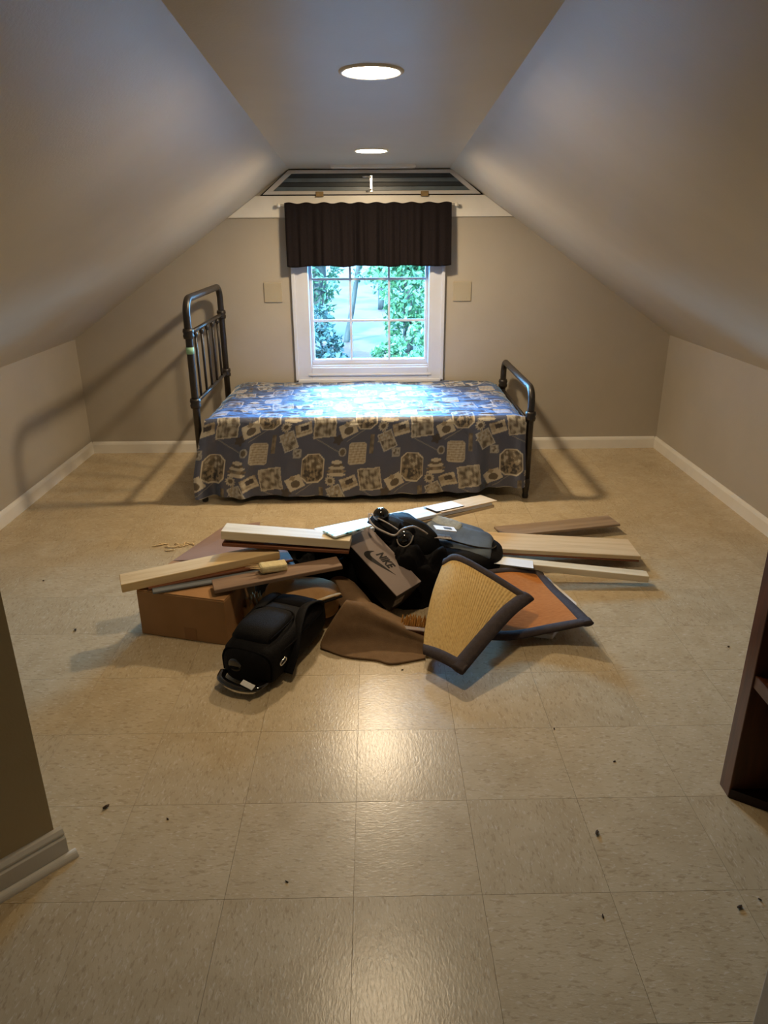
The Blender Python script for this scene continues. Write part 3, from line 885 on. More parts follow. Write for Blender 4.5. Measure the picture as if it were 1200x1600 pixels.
# ------------------------------------------------------------------ bookcase at the right edge
bk = empty('bookcase', (1.16, 1.30, 0)); tag(bk, 'dark stained open bookcase at the right edge', 'bookcase')
def kpart(o):
    o.parent = bk; o.matrix_parent_inverse = Matrix.Translation(bk.location).inverted(); return o
def slope_cap(x): return slope_r(x) - 0.03
kpart(box('side_panel', 0.968, 1.27, 1.562, 1.614, 0, 1.12, M['walnut'], None, 0.002))
kpart(box('side_panel', 0.968, 1.27, 0.78, 0.815, 0, 1.12, M['walnut'], None, 0.002))
kpart(box('back_panel', 1.27, 1.285, 0.78, 1.614, 0, 1.12, M['walnut_shade'], None, 0.002))
kpart(box('shelf', 0.972, 1.27, 0.815, 1.562, 0.362, 0.398, M['walnut'], None, 0.002))
kpart(box('shelf', 0.972, 1.27, 0.815, 1.562, 0.742, 0.778, M['walnut'], None, 0.002))
kpart(box('top_panel', 0.968, 1.285, 0.78, 1.614, 1.12, 1.145, M['walnut'], None, 0.002))
kpart(prism('plinth', [(0.970, 1.560), (1.215, 1.400), (1.268, 1.400), (1.268, 1.561)], 'z', 0.0, 0.03, M['walnut_shade']))

# ------------------------------------------------------------------ the heap on the floor
def board(name, p0, p1, width, thick, mat, label=None, category='board', roll=0.0, group=None, bevel=0.002):
    """p0,p1: end points of the centre line of the TOP face."""
    p0, p1 = Vector(p0), Vector(p1)
    L = (p1 - p0).length
    xa = (p1 - p0).normalized()
    ya = Vector((0, 0, 1)).cross(xa).normalized()
    za = xa.cross(ya)
    me = box_mesh(name, L, width, thick, bevel, 1, (0, 0, -thick / 2))
    o = link(name, me, mat)
    m = Matrix((xa, ya, za)).transposed().to_4x4() @ Matrix.Rotation(roll, 4, 'X')
    m.translation = (p0 + p1) / 2
    o.matrix_world = m
    if label: tag(o, label, category, group)
    return o
G = 'boards in the heap'

# cardboard box
cb = empty('cardboard_box', (-0.70, 2.56, 0), (0, 0, -0.27)); tag(cb, 'closed brown cardboard box at the left of the heap', 'box')
carton_ = link('carton', box_mesh('carton', 0.366, 0.27, 0.188, 0.004, 2, (0, 0, 0.094)), M['cardboard'], cb)
link('flap', box_mesh('flap', 0.364, 0.132, 0.004, 0.001, 1, (0, -0.067, 0.190)), M['cardboard'], cb)
link('flap', box_mesh('flap', 0.364, 0.132, 0.004, 0.001, 1, (0, 0.067, 0.190)), M['cardboard'], cb)
link('tape_strip', box_mesh('tape_strip', 0.05, 0.002, 0.05, 0.0005, 1, (0.03, -0.1358, 0.03)), M['tape'], carton_)
link('tape_strip', box_mesh('tape_strip', 0.366, 0.05, 0.001, 0.0003, 1, (0.0, 0.0, 0.1928)), M['tape'], cb)

# soft black things inside the heap that carry the boards
def heap(name, cx, cy, sx, sy, h, mat, label, category, seed, base=2.4, rotz=0.0):
    n = 44
    vs, fs = [], []
    th = np.linspace(0, 2 * math.pi, n, endpoint=False)
    rings = 16
    cs, sn = math.cos(rotz), math.sin(rotz)
    for i in range(rings + 1):
        k = i / rings
        rr = math.sin(k * math.pi / 2) ** 0.8
        zz0 = h * math.cos(k * math.pi / 2) ** 0.7
        for a in th:
            nx, ny = rr * math.cos(a), rr * math.sin(a)
            w = float(wob(np.array(nx), np.array(ny), seed, 3, base * 0.4))
            z = max(0.001 if i == rings else 0.004, zz0 * (1 + 0.35 * w))
            px, py = sx * nx * (1 + 0.15 * w), sy * ny * (1 + 0.15 * w)
            vs.append((cx + px * cs - py * sn, cy + px * sn + py * cs, z))
    for i in range(rings):
        for a in range(n):
            fs.append((i * n + a, i * n + (a + 1) % n, (i + 1) * n + (a + 1) % n, (i + 1) * n + a))
    fs.append(tuple(rings * n + a for a in range(n))[::-1])
    return tag(pydata(name, vs, fs, mat, None, True), label, category)
heap('black_coat', 0.14, 2.81, 0.20, 0.19, 0.225, M['black_soft'], 'crumpled black coat beneath the shoe box', 'coat', 5)
heap('black_blanket', -0.28, 2.80, 0.22, 0.14, 0.21, M['black_soft'], 'dark bundled blanket beneath the pale pine board', 'blanket', 8)

# boards on the left
board('pine_plank', (-0.970, 2.487, 0.232), (-0.400, 2.705, 0.262), 0.098, 0.034, M['pine'], 'pale pine plank jutting out farthest left over the cardboard box', group=G)
board('bark_edged_plank', (-0.880, 2.518, 0.2045), (-0.350, 2.712, 0.227), 0.116, 0.010, M['redwood'], 'thin red-brown plank directly under the left pine plank', group=G)
board('slate_plank', (-0.845, 2.463, 0.2030), (-0.32, 2.650, 0.208), 0.062, 0.009, M['slate_board'], 'blue-grey strip between the red-brown and taupe planks', group=G)
board('taupe_plank', (-0.612, 2.452, 0.222), (-0.140, 2.600, 0.246), 0.092, 0.016, M['taupe_wood'], 'short taupe plank with a pale foam chunk lying on it', group=G)
board('pine_stud', (-0.612, 2.725, 0.345), (-0.095, 2.680, 0.315), 0.088, 0.036, M['pine_white'], 'thick cream pine board highest on the left side of the heap', group=G)
board('red_plank', (-0.610, 2.730, 0.294), (-0.10, 2.690, 0.272), 0.110, 0.014, M['redwood'], 'dark red-brown plank just below the thick cream pine board', group=G)
board('grey_block', (-0.600, 2.735, 0.308), (-0.44, 2.722, 0.300), 0.085, 0.012, M['grey_wood'], 'grey offcut wedged under the left end of the cream pine board', group=G)
mp_ = pydata('mauve_panel', [(-0.955, 3.12, 0.004), (-0.800, 3.520, 0.004), (-0.60, 3.53, 0.03), (-0.56, 3.05, 0.05), (-0.955, 3.12, 0.012), (-0.800, 3.520, 0.012), (-0.60, 3.53, 0.038), (-0.56, 3.05, 0.058)],
             [(3, 2, 1, 0), (4, 5, 6, 7), (0, 1, 5, 4), (1, 2, 6, 5), (2, 3, 7, 6), (3, 0, 4, 7)], M['mauve'])
tag(mp_, 'flat mauve brown panel on the floor behind the left boards', 'panel')
fm = empty('foam_chunk', (-0.395, 2.548, 0.2345), (0.0, -0.05, 0.35)); tag(fm, 'pale yellow splintered foam chunk on the taupe plank', 'foam')
fb = box_mesh('chunk', 0.105, 0.055, 0.030, 0.008, 2, (0, 0, 0.016))
for v in fb.vertices:
    v.co.z += 0.004 * math.sin(v.co.x * 120) ; v.co.y += 0.004 * math.sin(v.co.x * 90 + 1)
link('chunk', fb, mottled('pale_foam', srgb(214, 198, 150), srgb(230, 216, 172), 60, 0.8, 0.2, 0.5, 90), fm)
for k, (a, ln) in enumerate(((2.7, 0.05), (2.9, 0.06), (3.2, 0.045))):
    tube('splinter', [(-0.045, 0.02 - 0.016 * k, 0.02), (-0.045 + ln * math.cos(a), 0.02 - 0.016 * k + ln * math.sin(a), 0.022 + 0.006 * k)], 0.003, M['shaving'], fm, 5, radii=[0.004, 0.001])

# long board running back right
board('white_board', (-0.215, 2.735, 0.310), (0.545, 3.385, 0.205), 0.118, 0.016, M['white_board'], 'long white painted board slanting up to the back right', group=G)
board('pinkish_plank', (-0.15, 2.770, 0.280), (0.560, 3.395, 0.186), 0.112, 0.015, M['tan_wood'], 'tan plank directly beneath the long white board', group=G)
board('bare_wood_strip', (0.275, 3.145, 0.2475), (0.575, 3.402, 0.2065), 0.112, 0.005, M['tan_wood'], 'thin bare wood sheet on the far end of the long white board', group=G)
pt = board('note_card', (0.26, 3.135, 0.2535), (0.40, 3.255, 0.2345), 0.085, 0.002, M['paper'], 'white card with a dark rim on the long white board', 'card', bevel=0.0005)
rim = link('card_border', box_mesh('card_border', 0.190, 0.089, 0.0014, 0.0004, 1, (0, 0, -0.0022)), M['print_black'], pt)

# boards on the right
board('grey_brown_plank', (1.245, 3.470, 0.052), (0.62, 3.340, 0.050), 0.125, 0.012, M['grey_wood'], 'grey-brown plank farthest back on the right', group=G)
board('wide_tan_plank', (0.380, 3.118, 0.112), (1.222, 3.096, 0.062), 0.195, 0.020, M['tan_wood'], 'widest tan plank on the right of the heap', group=G)
board('dark_red_plank', (0.420, 3.110, 0.090), (1.215, 3.092, 0.041), 0.190, 0.008, M['redwood'], 'thin red-brown plank stuck under the wide tan plank', group=G)
board('cream_stud', (0.330, 2.925, 0.122), (1.195, 2.838, 0.053), 0.058, 0.030, M['pine_white'], 'narrow cream stud pointing right, nearest the camera on that side', group=G)
board('paper_sheet', (0.505, 2.880, 0.1125), (0.690, 2.850, 0.0985), 0.075, 0.0015, M['paper'], 'white paper strip lying across the narrow cream stud', 'paper', bevel=0.0003)

# shoe box
sb = empty('shoe_box', (-0.124, 2.735, 0.279), (0.137, 0.503, -0.766)); tag(sb, 'black shoe box with a warm grey lid and black logo', 'shoe box')
link('body', box_mesh('body', 0.322, 0.132, 0.115, 0.002, 1, (0.165, 0.070, -0.065)), M['box_black'], sb)
lid_ = link('lid', box_mesh('lid', 0.330, 0.140, 0.004, 0.0012, 1, (0.165, 0.070, -0.002)), M['box_grey'], sb)
for sx, sy, cx, cy in ((0.330, 0.003, 0.165, 0.0015), (0.330, 0.003, 0.165, 0.1385), (0.003, 0.134, 0.0015, 0.070), (0.003, 0.134, 0.3285, 0.070)):
    link('lid_rim', box_mesh('lid_rim', sx, sy, 0.030, 0.0005, 1, (cx, cy, -0.0195)), M['box_black'], lid_)
lb = link('end_label', box_mesh('end_label', 0.0015, 0.052, 0.048, 0.0004, 1, (0.3268, 0.036, -0.066)), M['label_grey'], sb)
def text_mesh(body, size, shear, offset):
    cu = bpy.data.curves.new('lettering', 'FONT')
    cu.body = body; cu.size = size; cu.shear = shear; cu.offset = offset; cu.extrude = 0.0004
    cu.align_x = 'CENTER'; cu.align_y = 'CENTER'; cu.resolution_u = 3
    ob = bpy.data.objects.new('lettering_curve', cu)
    COL.objects.link(ob)
    bpy.context.view_layer.update()
    me = bpy.data.meshes.new_from_object(ob.evaluated_get(bpy.context.evaluated_depsgraph_get()))
    bpy.data.objects.remove(ob)
    bpy.data.curves.remove(cu)
    return me
tm = text_mesh('NIKE', 0.046, 0.28, 0.0016)
to = link('lettering', tm, M['print_black'], lid_)
xs_ = [v.co.x for v in tm.vertices]; wid = max(xs_) - min(xs_)
to.scale = (0.090 / wid, 1.0, 1.0)
to.location = (0.168, 0.079, 0.0006)
sw = []
def bez(p0, p1, p2, p3, n):
    for k in range(n):
        t_ = k / n
        sw.append(tuple((1 - t_) ** 3 * np.array(p0) + 3 * (1 - t_) ** 2 * t_ * np.array(p1) + 3 * (1 - t_) * t_ ** 2 * np.array(p2) + t_ ** 3 * np.array(p3)))
bez((0.262, 0.083), (0.190, 0.052), (0.140, 0.024), (0.112, 0.026), 10)
bez((0.112, 0.026), (0.086, 0.028), (0.088, 0.058), (0.112, 0.086), 10)
bez((0.112, 0.086), (0.104, 0.058), (0.116, 0.050), (0.134, 0.053), 8)
bez((0.134, 0.053), (0.160, 0.057), (0.210, 0.070), (0.262, 0.083), 8)
prism('swoosh', [(0.105 + (a - 0.105) * 0.92, b * 0.86 - 0.004) for a, b in sw], 'z', 0.0, 0.0009, M['print_black'], lid_)

# black bag with pale piping and shiny domes on top of the heap
gb = empty('black_pouch', (0.12, 2.93, 0.10)); tag(gb, 'black pouch with pale wavy piping and shiny black domes, topping the heap', 'pouch')
def blob(name, sx, sy, sz, mat, parent, loc=(0, 0, 0), rot=(0, 0, 0), seed=1, amp=0.08, power=0.8):
    bm = bmesh.new()
    bmesh.ops.create_icosphere(bm, subdivisions=4, radius=1.0)
    for v in bm.verts:
        c = v.co.copy()
        w = float(wob(np.array(c.x + c.z * 0.6), np.array(c.y - c.z * 0.4), seed, 3, 0.5))
        c = Vector([math.copysign(abs(q) ** power, q) for q in c]) * (1 + amp * w)
        v.co = Vector((c.x * sx, c.y * sy, c.z * sz))
    me = bpy.data.meshes.new(name); bm.to_mesh(me); bm.free()
    o = link(name, me, mat, parent, True)
    o.location = loc; o.rotation_euler = rot
    return o
blob('body', 0.150, 0.095, 0.120, M['black_cloth'], gb, (0.02, -0.01, 0.08), (0.35, 0.28, -0.5), 4, 0.10, 0.75)
def dome(name, r, loc, mat, parent, squash=0.8):
    bm = bmesh.new(); bmesh.ops.create_uvsphere(bm, u_segments=28, v_segments=16, radius=r)
    for v in bm.verts: v.co.z *= squash
    me = bpy.data.meshes.new(name); bm.to_mesh(me); bm.free()
    o = link(name, me, mat, parent, True); o.location = loc
    return o
blob('rim', 0.105, 0.070, 0.085, M['black_cloth'], gb, (-0.055, -0.045, 0.135), (0.2, 0.3, -0.4), 17, 0.12, 0.8)
dome('shiny_dome', 0.034, (-0.092, -0.060, 0.232), M['black_gloss'], gb, 0.95)
dome('shiny_dome', 0.040, (0.006, -0.128, 0.150), M['black_gloss'], gb, 0.95)
tube('piping_cord', smooth_path([(-0.142, -0.070, 0.241), (-0.142, -0.100, 0.226), (-0.118, -0.130, 0.206), (-0.076, -0.150, 0.189), (-0.036, -0.165, 0.181), (-0.006, -0.155, 0.203), (0.040, -0.135, 0.207), (0.076, -0.120, 0.185), (0.103, -0.115, 0.164)], 6), 0.0045, M['piping'], gb, 8)
tube('piping_cord', smooth_path([(-0.028, -0.158, 0.161), (-0.020, -0.168, 0.142), (0.001, -0.174, 0.132), (0.028, -0.168, 0.147), (0.041, -0.158, 0.177)], 6), 0.003, M['piping'], gb, 8)
tube('piping_cord', smooth_path([(-0.134, -0.050, 0.233), (-0.096, -0.100, 0.228), (-0.059, -0.125, 0.216), (-0.022, -0.145, 0.198)], 6), 0.003, M['piping'], gb, 8)

# slate and black duffel behind
db = empty('duffel_bag', (0.36, 2.96, 0.04), (0.08, 0.12, -0.16)); tag(db, 'slate grey and black padded bag slumped right of the pouch', 'bag')
blob('base', 0.190, 0.125, 0.055, M['black_cloth'], db, (0.0, -0.01, 0.085), (0, 0, 0), 6, 0.08, 0.6)
blob('top_panel', 0.168, 0.115, 0.026, M['slate_cloth'], db, (-0.018, 0.020, 0.130), (0.12, 0.06, -0.1), 9, 0.14, 0.45)
blob('ribbed_cuff', 0.072, 0.036, 0.012, M['grey_rib'], db, (-0.070, 0.095, 0.160), (0.2, 0.05, -0.15), 10, 0.05, 0.5)
tube('seam', smooth_path([(-0.15, -0.04, 0.160), (-0.05, -0.05, 0.158), (0.06, -0.055, 0.148), (0.14, -0.03, 0.138), (0.165, 0.02, 0.128)], 5), 0.004, M['black_gloss'], db, 8)
cd = board('printed_card', (0.262, 2.912, 0.255), (0.355, 2.930, 0.236), 0.050, 0.004, M['paper'], 'small white printed card on the slate grey bag', 'card', bevel=0.0006)
link('print', box_mesh('print', 0.036, 0.020, 0.001, 0.0002, 1, (0.012, 0.0, 0.0006)), M['steel_leaf'], cd)
board('printed_leaflet', (0.235, 2.868, 0.236), (0.330, 2.885, 0.218), 0.048, 0.003, M['label_grey'], 'small grey printed leaflet beside the white card', 'leaflet', bevel=0.0006)

# light blue printed packet on the pine board
def packet_mat():
    t = NT('blue_packet_print').set(0.25, 0.5)
    v = t.coord('Object', (1, 2.2, 1))
    vo = t.n('ShaderNodeTexVoronoi', feature='F1'); vo.inputs['Scale'].default_value = 26
    t.l(v, vo.inputs['Vector'])
    n = t.noise(v, 30, 3)
    k = t.n('ShaderNodeMath', operation='ADD'); t.l(vo.outputs['Distance'], k.inputs[0]); t.l(n, k.inputs[1])
    t.l(t.ramp(k.outputs[0], [(0.55, srgb(16, 22, 30)), (0.68, srgb(30, 50, 66)), (0.76, srgb(120, 190, 214)), (0.92, srgb(198, 228, 240)), (1.0, srgb(236, 244, 248))]), t.b.inputs['Base Color'])
    return t.m
board('printed_packet', (-0.185, 2.672, 0.3335), (-0.035, 2.795, 0.330), 0.085, 0.010, packet_mat(), 'light blue and black printed packet tucked behind the shoe box', 'packet', bevel=0.003)

# tan canvas cushion behind the backpack
tb = empty('canvas_bag', (-0.31, 2.565, 0.0), (0, 0, 0.15)); tag(tb, 'tan canvas bag with a pale strap behind the backpack', 'bag')
blob('body', 0.150, 0.085, 0.085, M['tan_cloth'], tb, (0.02, 0.0, 0.090), (0.25, 0.05, 0), 14, 0.07, 0.75)
tube('strap', smooth_path([(0.0, -0.088, 0.112), (0.06, -0.092, 0.128), (0.12, -0.08, 0.138), (0.165, -0.05, 0.132)], 5), 0.010, M['shaving'], tb, 8, flat=0.35)
tube('strap', smooth_path([(-0.01, -0.096, 0.104), (0.06, -0.101, 0.118), (0.125, -0.088, 0.128), (0.17, -0.055, 0.122)], 5), 0.007, M['black_cloth'], tb, 8, flat=0.6)
heap('torn_paper', -0.475, 2.555, 0.060, 0.050, 0.105, M['tan_cloth'], 'crumpled brown paper between the carton and the backpack', 'paper', 23, 6.0)

# backpack
bp = empty('backpack', (-0.362, 2.315, 0.0), (0, 0, math.radians(66))); tag(bp, 'black backpack lying on the floor in front of the carton', 'backpack')
def loft(name, rings, mat, parent, n=32, p=3.2):
    vs, fs = [], []
    for (x, cy, cz, hy, hz) in rings:
        for k in range(n):
            a = 2 * math.pi * k / n
            c, s = math.cos(a), math.sin(a)
            vs.append((x, cy + hy * math.copysign(abs(c) ** (2 / p), c), cz + hz * math.copysign(abs(s) ** (2 / p), s)))
    for i in range(len(rings) - 1):
        for k in range(n):
            fs.append((i * n + k, i * n + (k + 1) % n, (i + 1) * n + (k + 1) % n, (i + 1) * n + k))
    fs.append(tuple(range(n - 1, -1, -1))); fs.append(tuple((len(rings) - 1) * n + k for k in range(n)))
    o = pydata(name, vs, fs, mat, parent, True)
    return o
# local x: -0.25 is the end towards the camera, +0.25 the far end
main_ = loft('main_compartment', [(-0.215, 0, 0.060, 0.060, 0.040), (-0.205, 0, 0.068, 0.092, 0.062), (-0.175, 0, 0.076, 0.106, 0.074), (-0.08, 0, 0.083, 0.112, 0.081), (0.06, 0, 0.086, 0.112, 0.084), (0.16, 0, 0.082, 0.104, 0.080), (0.215, 0, 0.072, 0.088, 0.066), (0.238, 0, 0.062, 0.060, 0.044)], M['black_cloth'], bp)
pock_ = loft('front_pocket', [(-0.165, 0.01, 0.140, 0.050, 0.018), (-0.155, 0.01, 0.144, 0.074, 0.030), (-0.10, 0.01, 0.152, 0.082, 0.036), (-0.02, 0.01, 0.156, 0.080, 0.036), (0.035, 0.01, 0.150, 0.066, 0.026), (0.05, 0.01, 0.146, 0.04, 0.014)], M['black_cloth'], bp, 28, 3.0)
loft('top_pocket', [(0.075, 0.0, 0.148, 0.045, 0.012), (0.09, 0, 0.152, 0.070, 0.022), (0.15, 0, 0.150, 0.074, 0.022), (0.19, 0, 0.140, 0.05, 0.012)], M['black_soft'], bp, 28, 3.0)
tube('zipper', smooth_path([(-0.150, -0.066, 0.160), (-0.07, -0.076, 0.170), (0.02, -0.066, 0.170), (0.045, 0.0, 0.168), (0.02, 0.085, 0.170), (-0.07, 0.09, 0.170)], 6), 0.0030, M['black_soft'], pock_, 6)
tube('zipper', smooth_path([(-0.20, -0.080, 0.105), (-0.10, -0.110, 0.120), (0.05, -0.112, 0.124), (0.18, -0.095, 0.112), (0.225, -0.04, 0.10)], 6), 0.0035, M['black_soft'], main_, 6)
tube('shoulder_strap', smooth_path([(0.22, -0.06, 0.10), (0.16, -0.085, 0.160), (0.07, -0.080, 0.180), (-0.01, -0.098, 0.150), (-0.08, -0.118, 0.090), (-0.13, -0.118, 0.030)], 6), 0.020, M['black_cloth'], bp, 10, flat=0.28)
tube('shoulder_strap', smooth_path([(0.22, 0.06, 0.10), (0.16, 0.085, 0.155), (0.07, 0.092, 0.165), (-0.02, 0.112, 0.12), (-0.10, 0.118, 0.06)], 6), 0.018, M['black_cloth'], bp, 10, flat=0.28)
tube('carry_handle', smooth_path([(-0.205, -0.075, 0.030), (-0.250, -0.060, 0.028), (-0.268, 0.0, 0.030), (-0.252, 0.072, 0.034), (-0.212, 0.090, 0.038)], 6), 0.015, M['black_gloss'], bp, 10, flat=0.55)
tube('base_piping', smooth_path([(-0.198, -0.094, 0.04), (-0.196, -0.094, 0.10), (-0.196, -0.06, 0.128), (-0.196, 0.06, 0.128), (-0.198, 0.094, 0.10), (-0.198, 0.094, 0.04)], 6), 0.005, M['black_soft'], bp, 8)
dome('emblem', 0.026, (-0.214, 0.040, 0.075), M['black_gloss'], bp, 1.0).scale = (0.25, 1, 1)
tg = link('luggage_tag', box_mesh('luggage_tag', 0.020, 0.058, 0.003, 0.001, 1), M['white_print'], bp)
tg.location = (-0.262, -0.040, 0.046); tg.rotation_euler = (0.0, -0.45, -0.25); tg['label'] = 'small white tag'
bc = tube('buckle', smooth_path([(-0.165, -0.113, 0.092), (-0.14, -0.117, 0.100), (-0.135, -0.117, 0.088), (-0.16, -0.113, 0.080)], 4, True), 0.003, M['chrome'], bp, 6, True)

# taupe felt mat, curled
felt = empty('felt_mat', (0.0, 2.40, 0.0)); tag(felt, 'curled taupe felt mat in front of the shoe box', 'mat')
def fpart(o):
    o.parent = felt; o.matrix_parent_inverse = Matrix.Translation(felt.location).inverted(); return o
ctrl = [[(-0.105, 2.520, 0.085), (-0.030, 2.540, 0.090), (0.030, 2.530, 0.065), (0.110, 2.480, 0.045), (0.200, 2.420, 0.028)],
        [(-0.113, 2.440, 0.152), (-0.050, 2.435, 0.134), (0.008, 2.420, 0.106), (0.091, 2.380, 0.080), (0.185, 2.340, 0.048)],
        [(-0.165, 2.385, 0.096), (-0.060, 2.398, 0.074), (0.010, 2.390, 0.056), (0.090, 2.360, 0.042), (0.185, 2.322, 0.030)],
        [(-0.205, 2.355, 0.028), (-0.080, 2.366, 0.016), (0.000, 2.352, 0.011), (0.080, 2.326, 0.010), (0.180, 2.303, 0.011)],
        [(-0.206, 2.346, 0.005), (-0.110, 2.285, 0.005), (0.000, 2.258, 0.005), (0.060, 2.234, 0.005), (0.180, 2.266, 0.005)]]
fpart(grid_surface('front_fold', catmull_grid(ctrl, 56, 44), M['taupe'], None, 0.007))
ctrl = [[(-0.222, 2.725, 0.105), (-0.190, 2.730, 0.128), (-0.150, 2.740, 0.128), (-0.112, 2.745, 0.100)],
        [(-0.170, 2.610, 0.080), (-0.128, 2.600, 0.112), (-0.082, 2.610, 0.112), (-0.040, 2.625, 0.075)],
        [(-0.112, 2.500, 0.060), (-0.070, 2.500, 0.100), (-0.028, 2.510, 0.098), (0.012, 2.520, 0.055)]]
fpart(grid_surface('rear_strip', catmull_grid(ctrl, 30, 24), M['taupe'], None, 0.007))

# woven mat folded over itself
fmz = empty('woven_mat', (0.45, 2.45, 0.0)); tag(fmz, 'folded woven sisal mat with dark cloth binding at the front right', 'mat')
def mpart(o):
    o.parent = fmz; o.matrix_parent_inverse = Matrix.Translation(fmz.location).inverted(); return o
def add_uv(o, nu, nv):
    uvl = o.data.uv_layers.new(name='UVMap')
    for poly in o.data.polygons:
        for li in poly.loop_indices:
            vi = o.data.loops[li].vertex_index
            uvl.data[li].uv = ((vi // nv) / (nu - 1), (vi % nv) / (nv - 1))
# flap: u from left edge to right edge, v from far/top edge to near/bottom edge
fl = [[(0.282, 2.640, 0.228), (0.222, 2.480, 0.165), (0.185, 2.340, 0.095), (0.168, 2.215, 0.060)],
      [(0.330, 2.630, 0.250), (0.290, 2.450, 0.200), (0.245, 2.300, 0.130), (0.215, 2.165, 0.066)],
      [(0.440, 2.560, 0.215), (0.390, 2.420, 0.185), (0.330, 2.265, 0.130), (0.262, 2.115, 0.066)],
      [(0.605, 2.455, 0.142), (0.510, 2.350, 0.135), (0.410, 2.230, 0.105), (0.292, 2.085, 0.060)]]
NU, NV = 49, 61
gf = catmull_grid(fl, NU, NV)
f1 = mpart(grid_surface('sisal_flap', gf, M['sisal'], None, 0.008)); add_uv(f1, NU, NV)
def ribbon(name, line, inner, w_out, lift, mat, parent=None):
    """padded binding: a fat flattened roll following an edge line"""
    n = len(line)
    vs, fs = [], []
    m = 12
    for i in range(n):
        p = Vector(line[i]); q = Vector(inner[i])
        d = (q - p).normalized()
        tng = (Vector(line[min(i + 1, n - 1)]) - Vector(line[max(i - 1, 0)])).normalized()
        nn = tng.cross(d).normalized()
        for k in range(m):
            a = 2 * math.pi * k / m
            vs.append(p + d * (w_out * 0.46 + w_out * 0.54 * math.cos(a)) + nn * (lift * math.sin(a)))
    for i in range(n - 1):
        for k in range(m):
            fs.append((i * m + k, i * m + (k + 1) % m, (i + 1) * m + (k + 1) % m, (i + 1) * m + k))
    fs.append(tuple(range(m - 1, -1, -1))); fs.append(tuple((n - 1) * m + k for k in range(m)))
    return pydata(name, vs, fs, mat, parent, True)
W_ = 0.046
ribbon('binding', gf[:, 0], gf[:, 8], W_ * 0.9, 0.011, M['mat_border'], f1)
ribbon('binding', gf[:, -1], gf[:, -9], W_, 0.011, M['mat_border'], f1)
ribbon('binding', gf[-1, :], gf[-9, :], W_ * 1.15, 0.012, M['mat_border'], f1)
# rear part lying behind, rust coloured underside showing
rl = [[(0.470, 2.790, 0.100), (0.470, 2.640, 0.085), (0.440, 2.480, 0.070), (0.400, 2.330, 0.045)],
      [(0.580, 2.830, 0.090), (0.580, 2.660, 0.075), (0.560, 2.500, 0.065), (0.520, 2.345, 0.035)],
      [(0.690, 2.860, 0.062), (0.690, 2.690, 0.062), (0.690, 2.510, 0.072), (0.665, 2.355, 0.060)],
      [(0.730, 2.865, 0.050), (0.760, 2.690, 0.058), (0.785, 2.500, 0.085), (0.805, 2.335, 0.105)]]
gr = catmull_grid(rl, NU, NV)
f2 = mpart(grid_surface('rust_underside', gr, M['rust_backing'], None, 0.008)); add_uv(f2, NU, NV)
f2['label'] = 'rust orange woven side'
ribbon('binding', gr[:, 0], gr[:, 8], W_ * 0.8, 0.010, M['mat_border'], f2)
ribbon('binding', gr[:, -1], gr[:, -9], W_, 0.011, M['mat_border'], f2)
ribbon('binding', gr[-1, :], gr[-9, :], W_ * 0.9, 0.011, M['mat_border'], f2)

# white panel lying under the mat
wp = prism('foam_board', [(0.700, 2.905), (0.760, 2.905), (0.832, 2.640), (0.822, 2.600), (0.785, 2.560), (0.675, 2.390), (0.560, 2.420), (0.560, 2.860)], 'z', 0.002, 0.022, M['white_foam'], None, 0.003)
tag(wp, 'white foam board sticking out from under the woven mat', 'foam board')
mk = link('red_mark', box_mesh('red_mark', 0.045, 0.006, 0.001, 0.0002, 1), mottled('red_ink', srgb(170, 70, 54), srgb(186, 88, 70), 60, 0.6, 0.3), wp)
mk.location = (0.792, 2.655, 0.0226); mk.rotation_euler = (0, 0, -0.9)
# brush with straw bristles between felt and woven mats
br = empty('hand_brush', (0.165, 2.44, 0.075), (math.radians(105), 0, -0.25)); tag(br, 'straw bristle brush peeking between the felt and woven mats', 'brush')
link('brush_head', box_mesh('brush_head', 0.12, 0.045, 0.022, 0.004, 2, (0, 0, 0.078)), M['walnut'], br)
bmb = bmesh.new()
for i in range(14):
    for j in range(6):
        x, y = -0.055 + i * 0.0085, -0.019 + j * 0.0078
        dx_, dy_ = random.uniform(-.006, .006), random.uniform(-.008, .004)
        vs = [bmb.verts.new((x + a + dx_ * k, y + b + dy_ * k, 0.066 - 0.062 * k)) for k in (0, 1) for a, b in ((-.0025, -.0025), (.0025, -.0025), (0, .003))]
        for f in ((0, 1, 4, 3), (1, 2, 5, 4), (2, 0, 3, 5)): bmb.faces.new([vs[q] for q in f])
me = bpy.data.meshes.new('bristles'); bmb.to_mesh(me); bmb.free()
bo = link('bristles', me, M['bristle'], br); bo['kind'] = 'stuff'

# straw shavings and crumbs on the floor
def curl(seed, loc, ln, label):
    r = random.Random(seed)
    pts = [(0, 0, 0.003)]
    a = r.uniform(-0.4, 0.4)
    for k in range(6):
        a += r.uniform(-0.7, 0.7)
        p = pts[-1]
        pts.append((p[0] + ln / 6 * math.cos(a), p[1] + ln / 6 * math.sin(a), 0.0025 + r.uniform(0, 0.006)))
    o = tube('wood_shaving', smooth_path(pts, 3), 0.0045, M['shaving'], None, 6, flat=0.4)
    o.location = loc
    return tag(o, label, 'shaving', 'wood shavings behind the mauve panel')
for k, (x, y, ln) in enumerate(((-1.105, 3.31, 0.055), (-1.08, 3.335, 0.05), (-1.04, 3.30, 0.08), (-1.00, 3.335, 0.075), (-0.97, 3.30, 0.07), (-0.95, 3.345, 0.06), (-1.03, 3.26, 0.05))):
    curl(60 + k, (x, y, 0), ln, 'pale curled wood shaving on the floor left of the mauve panel')
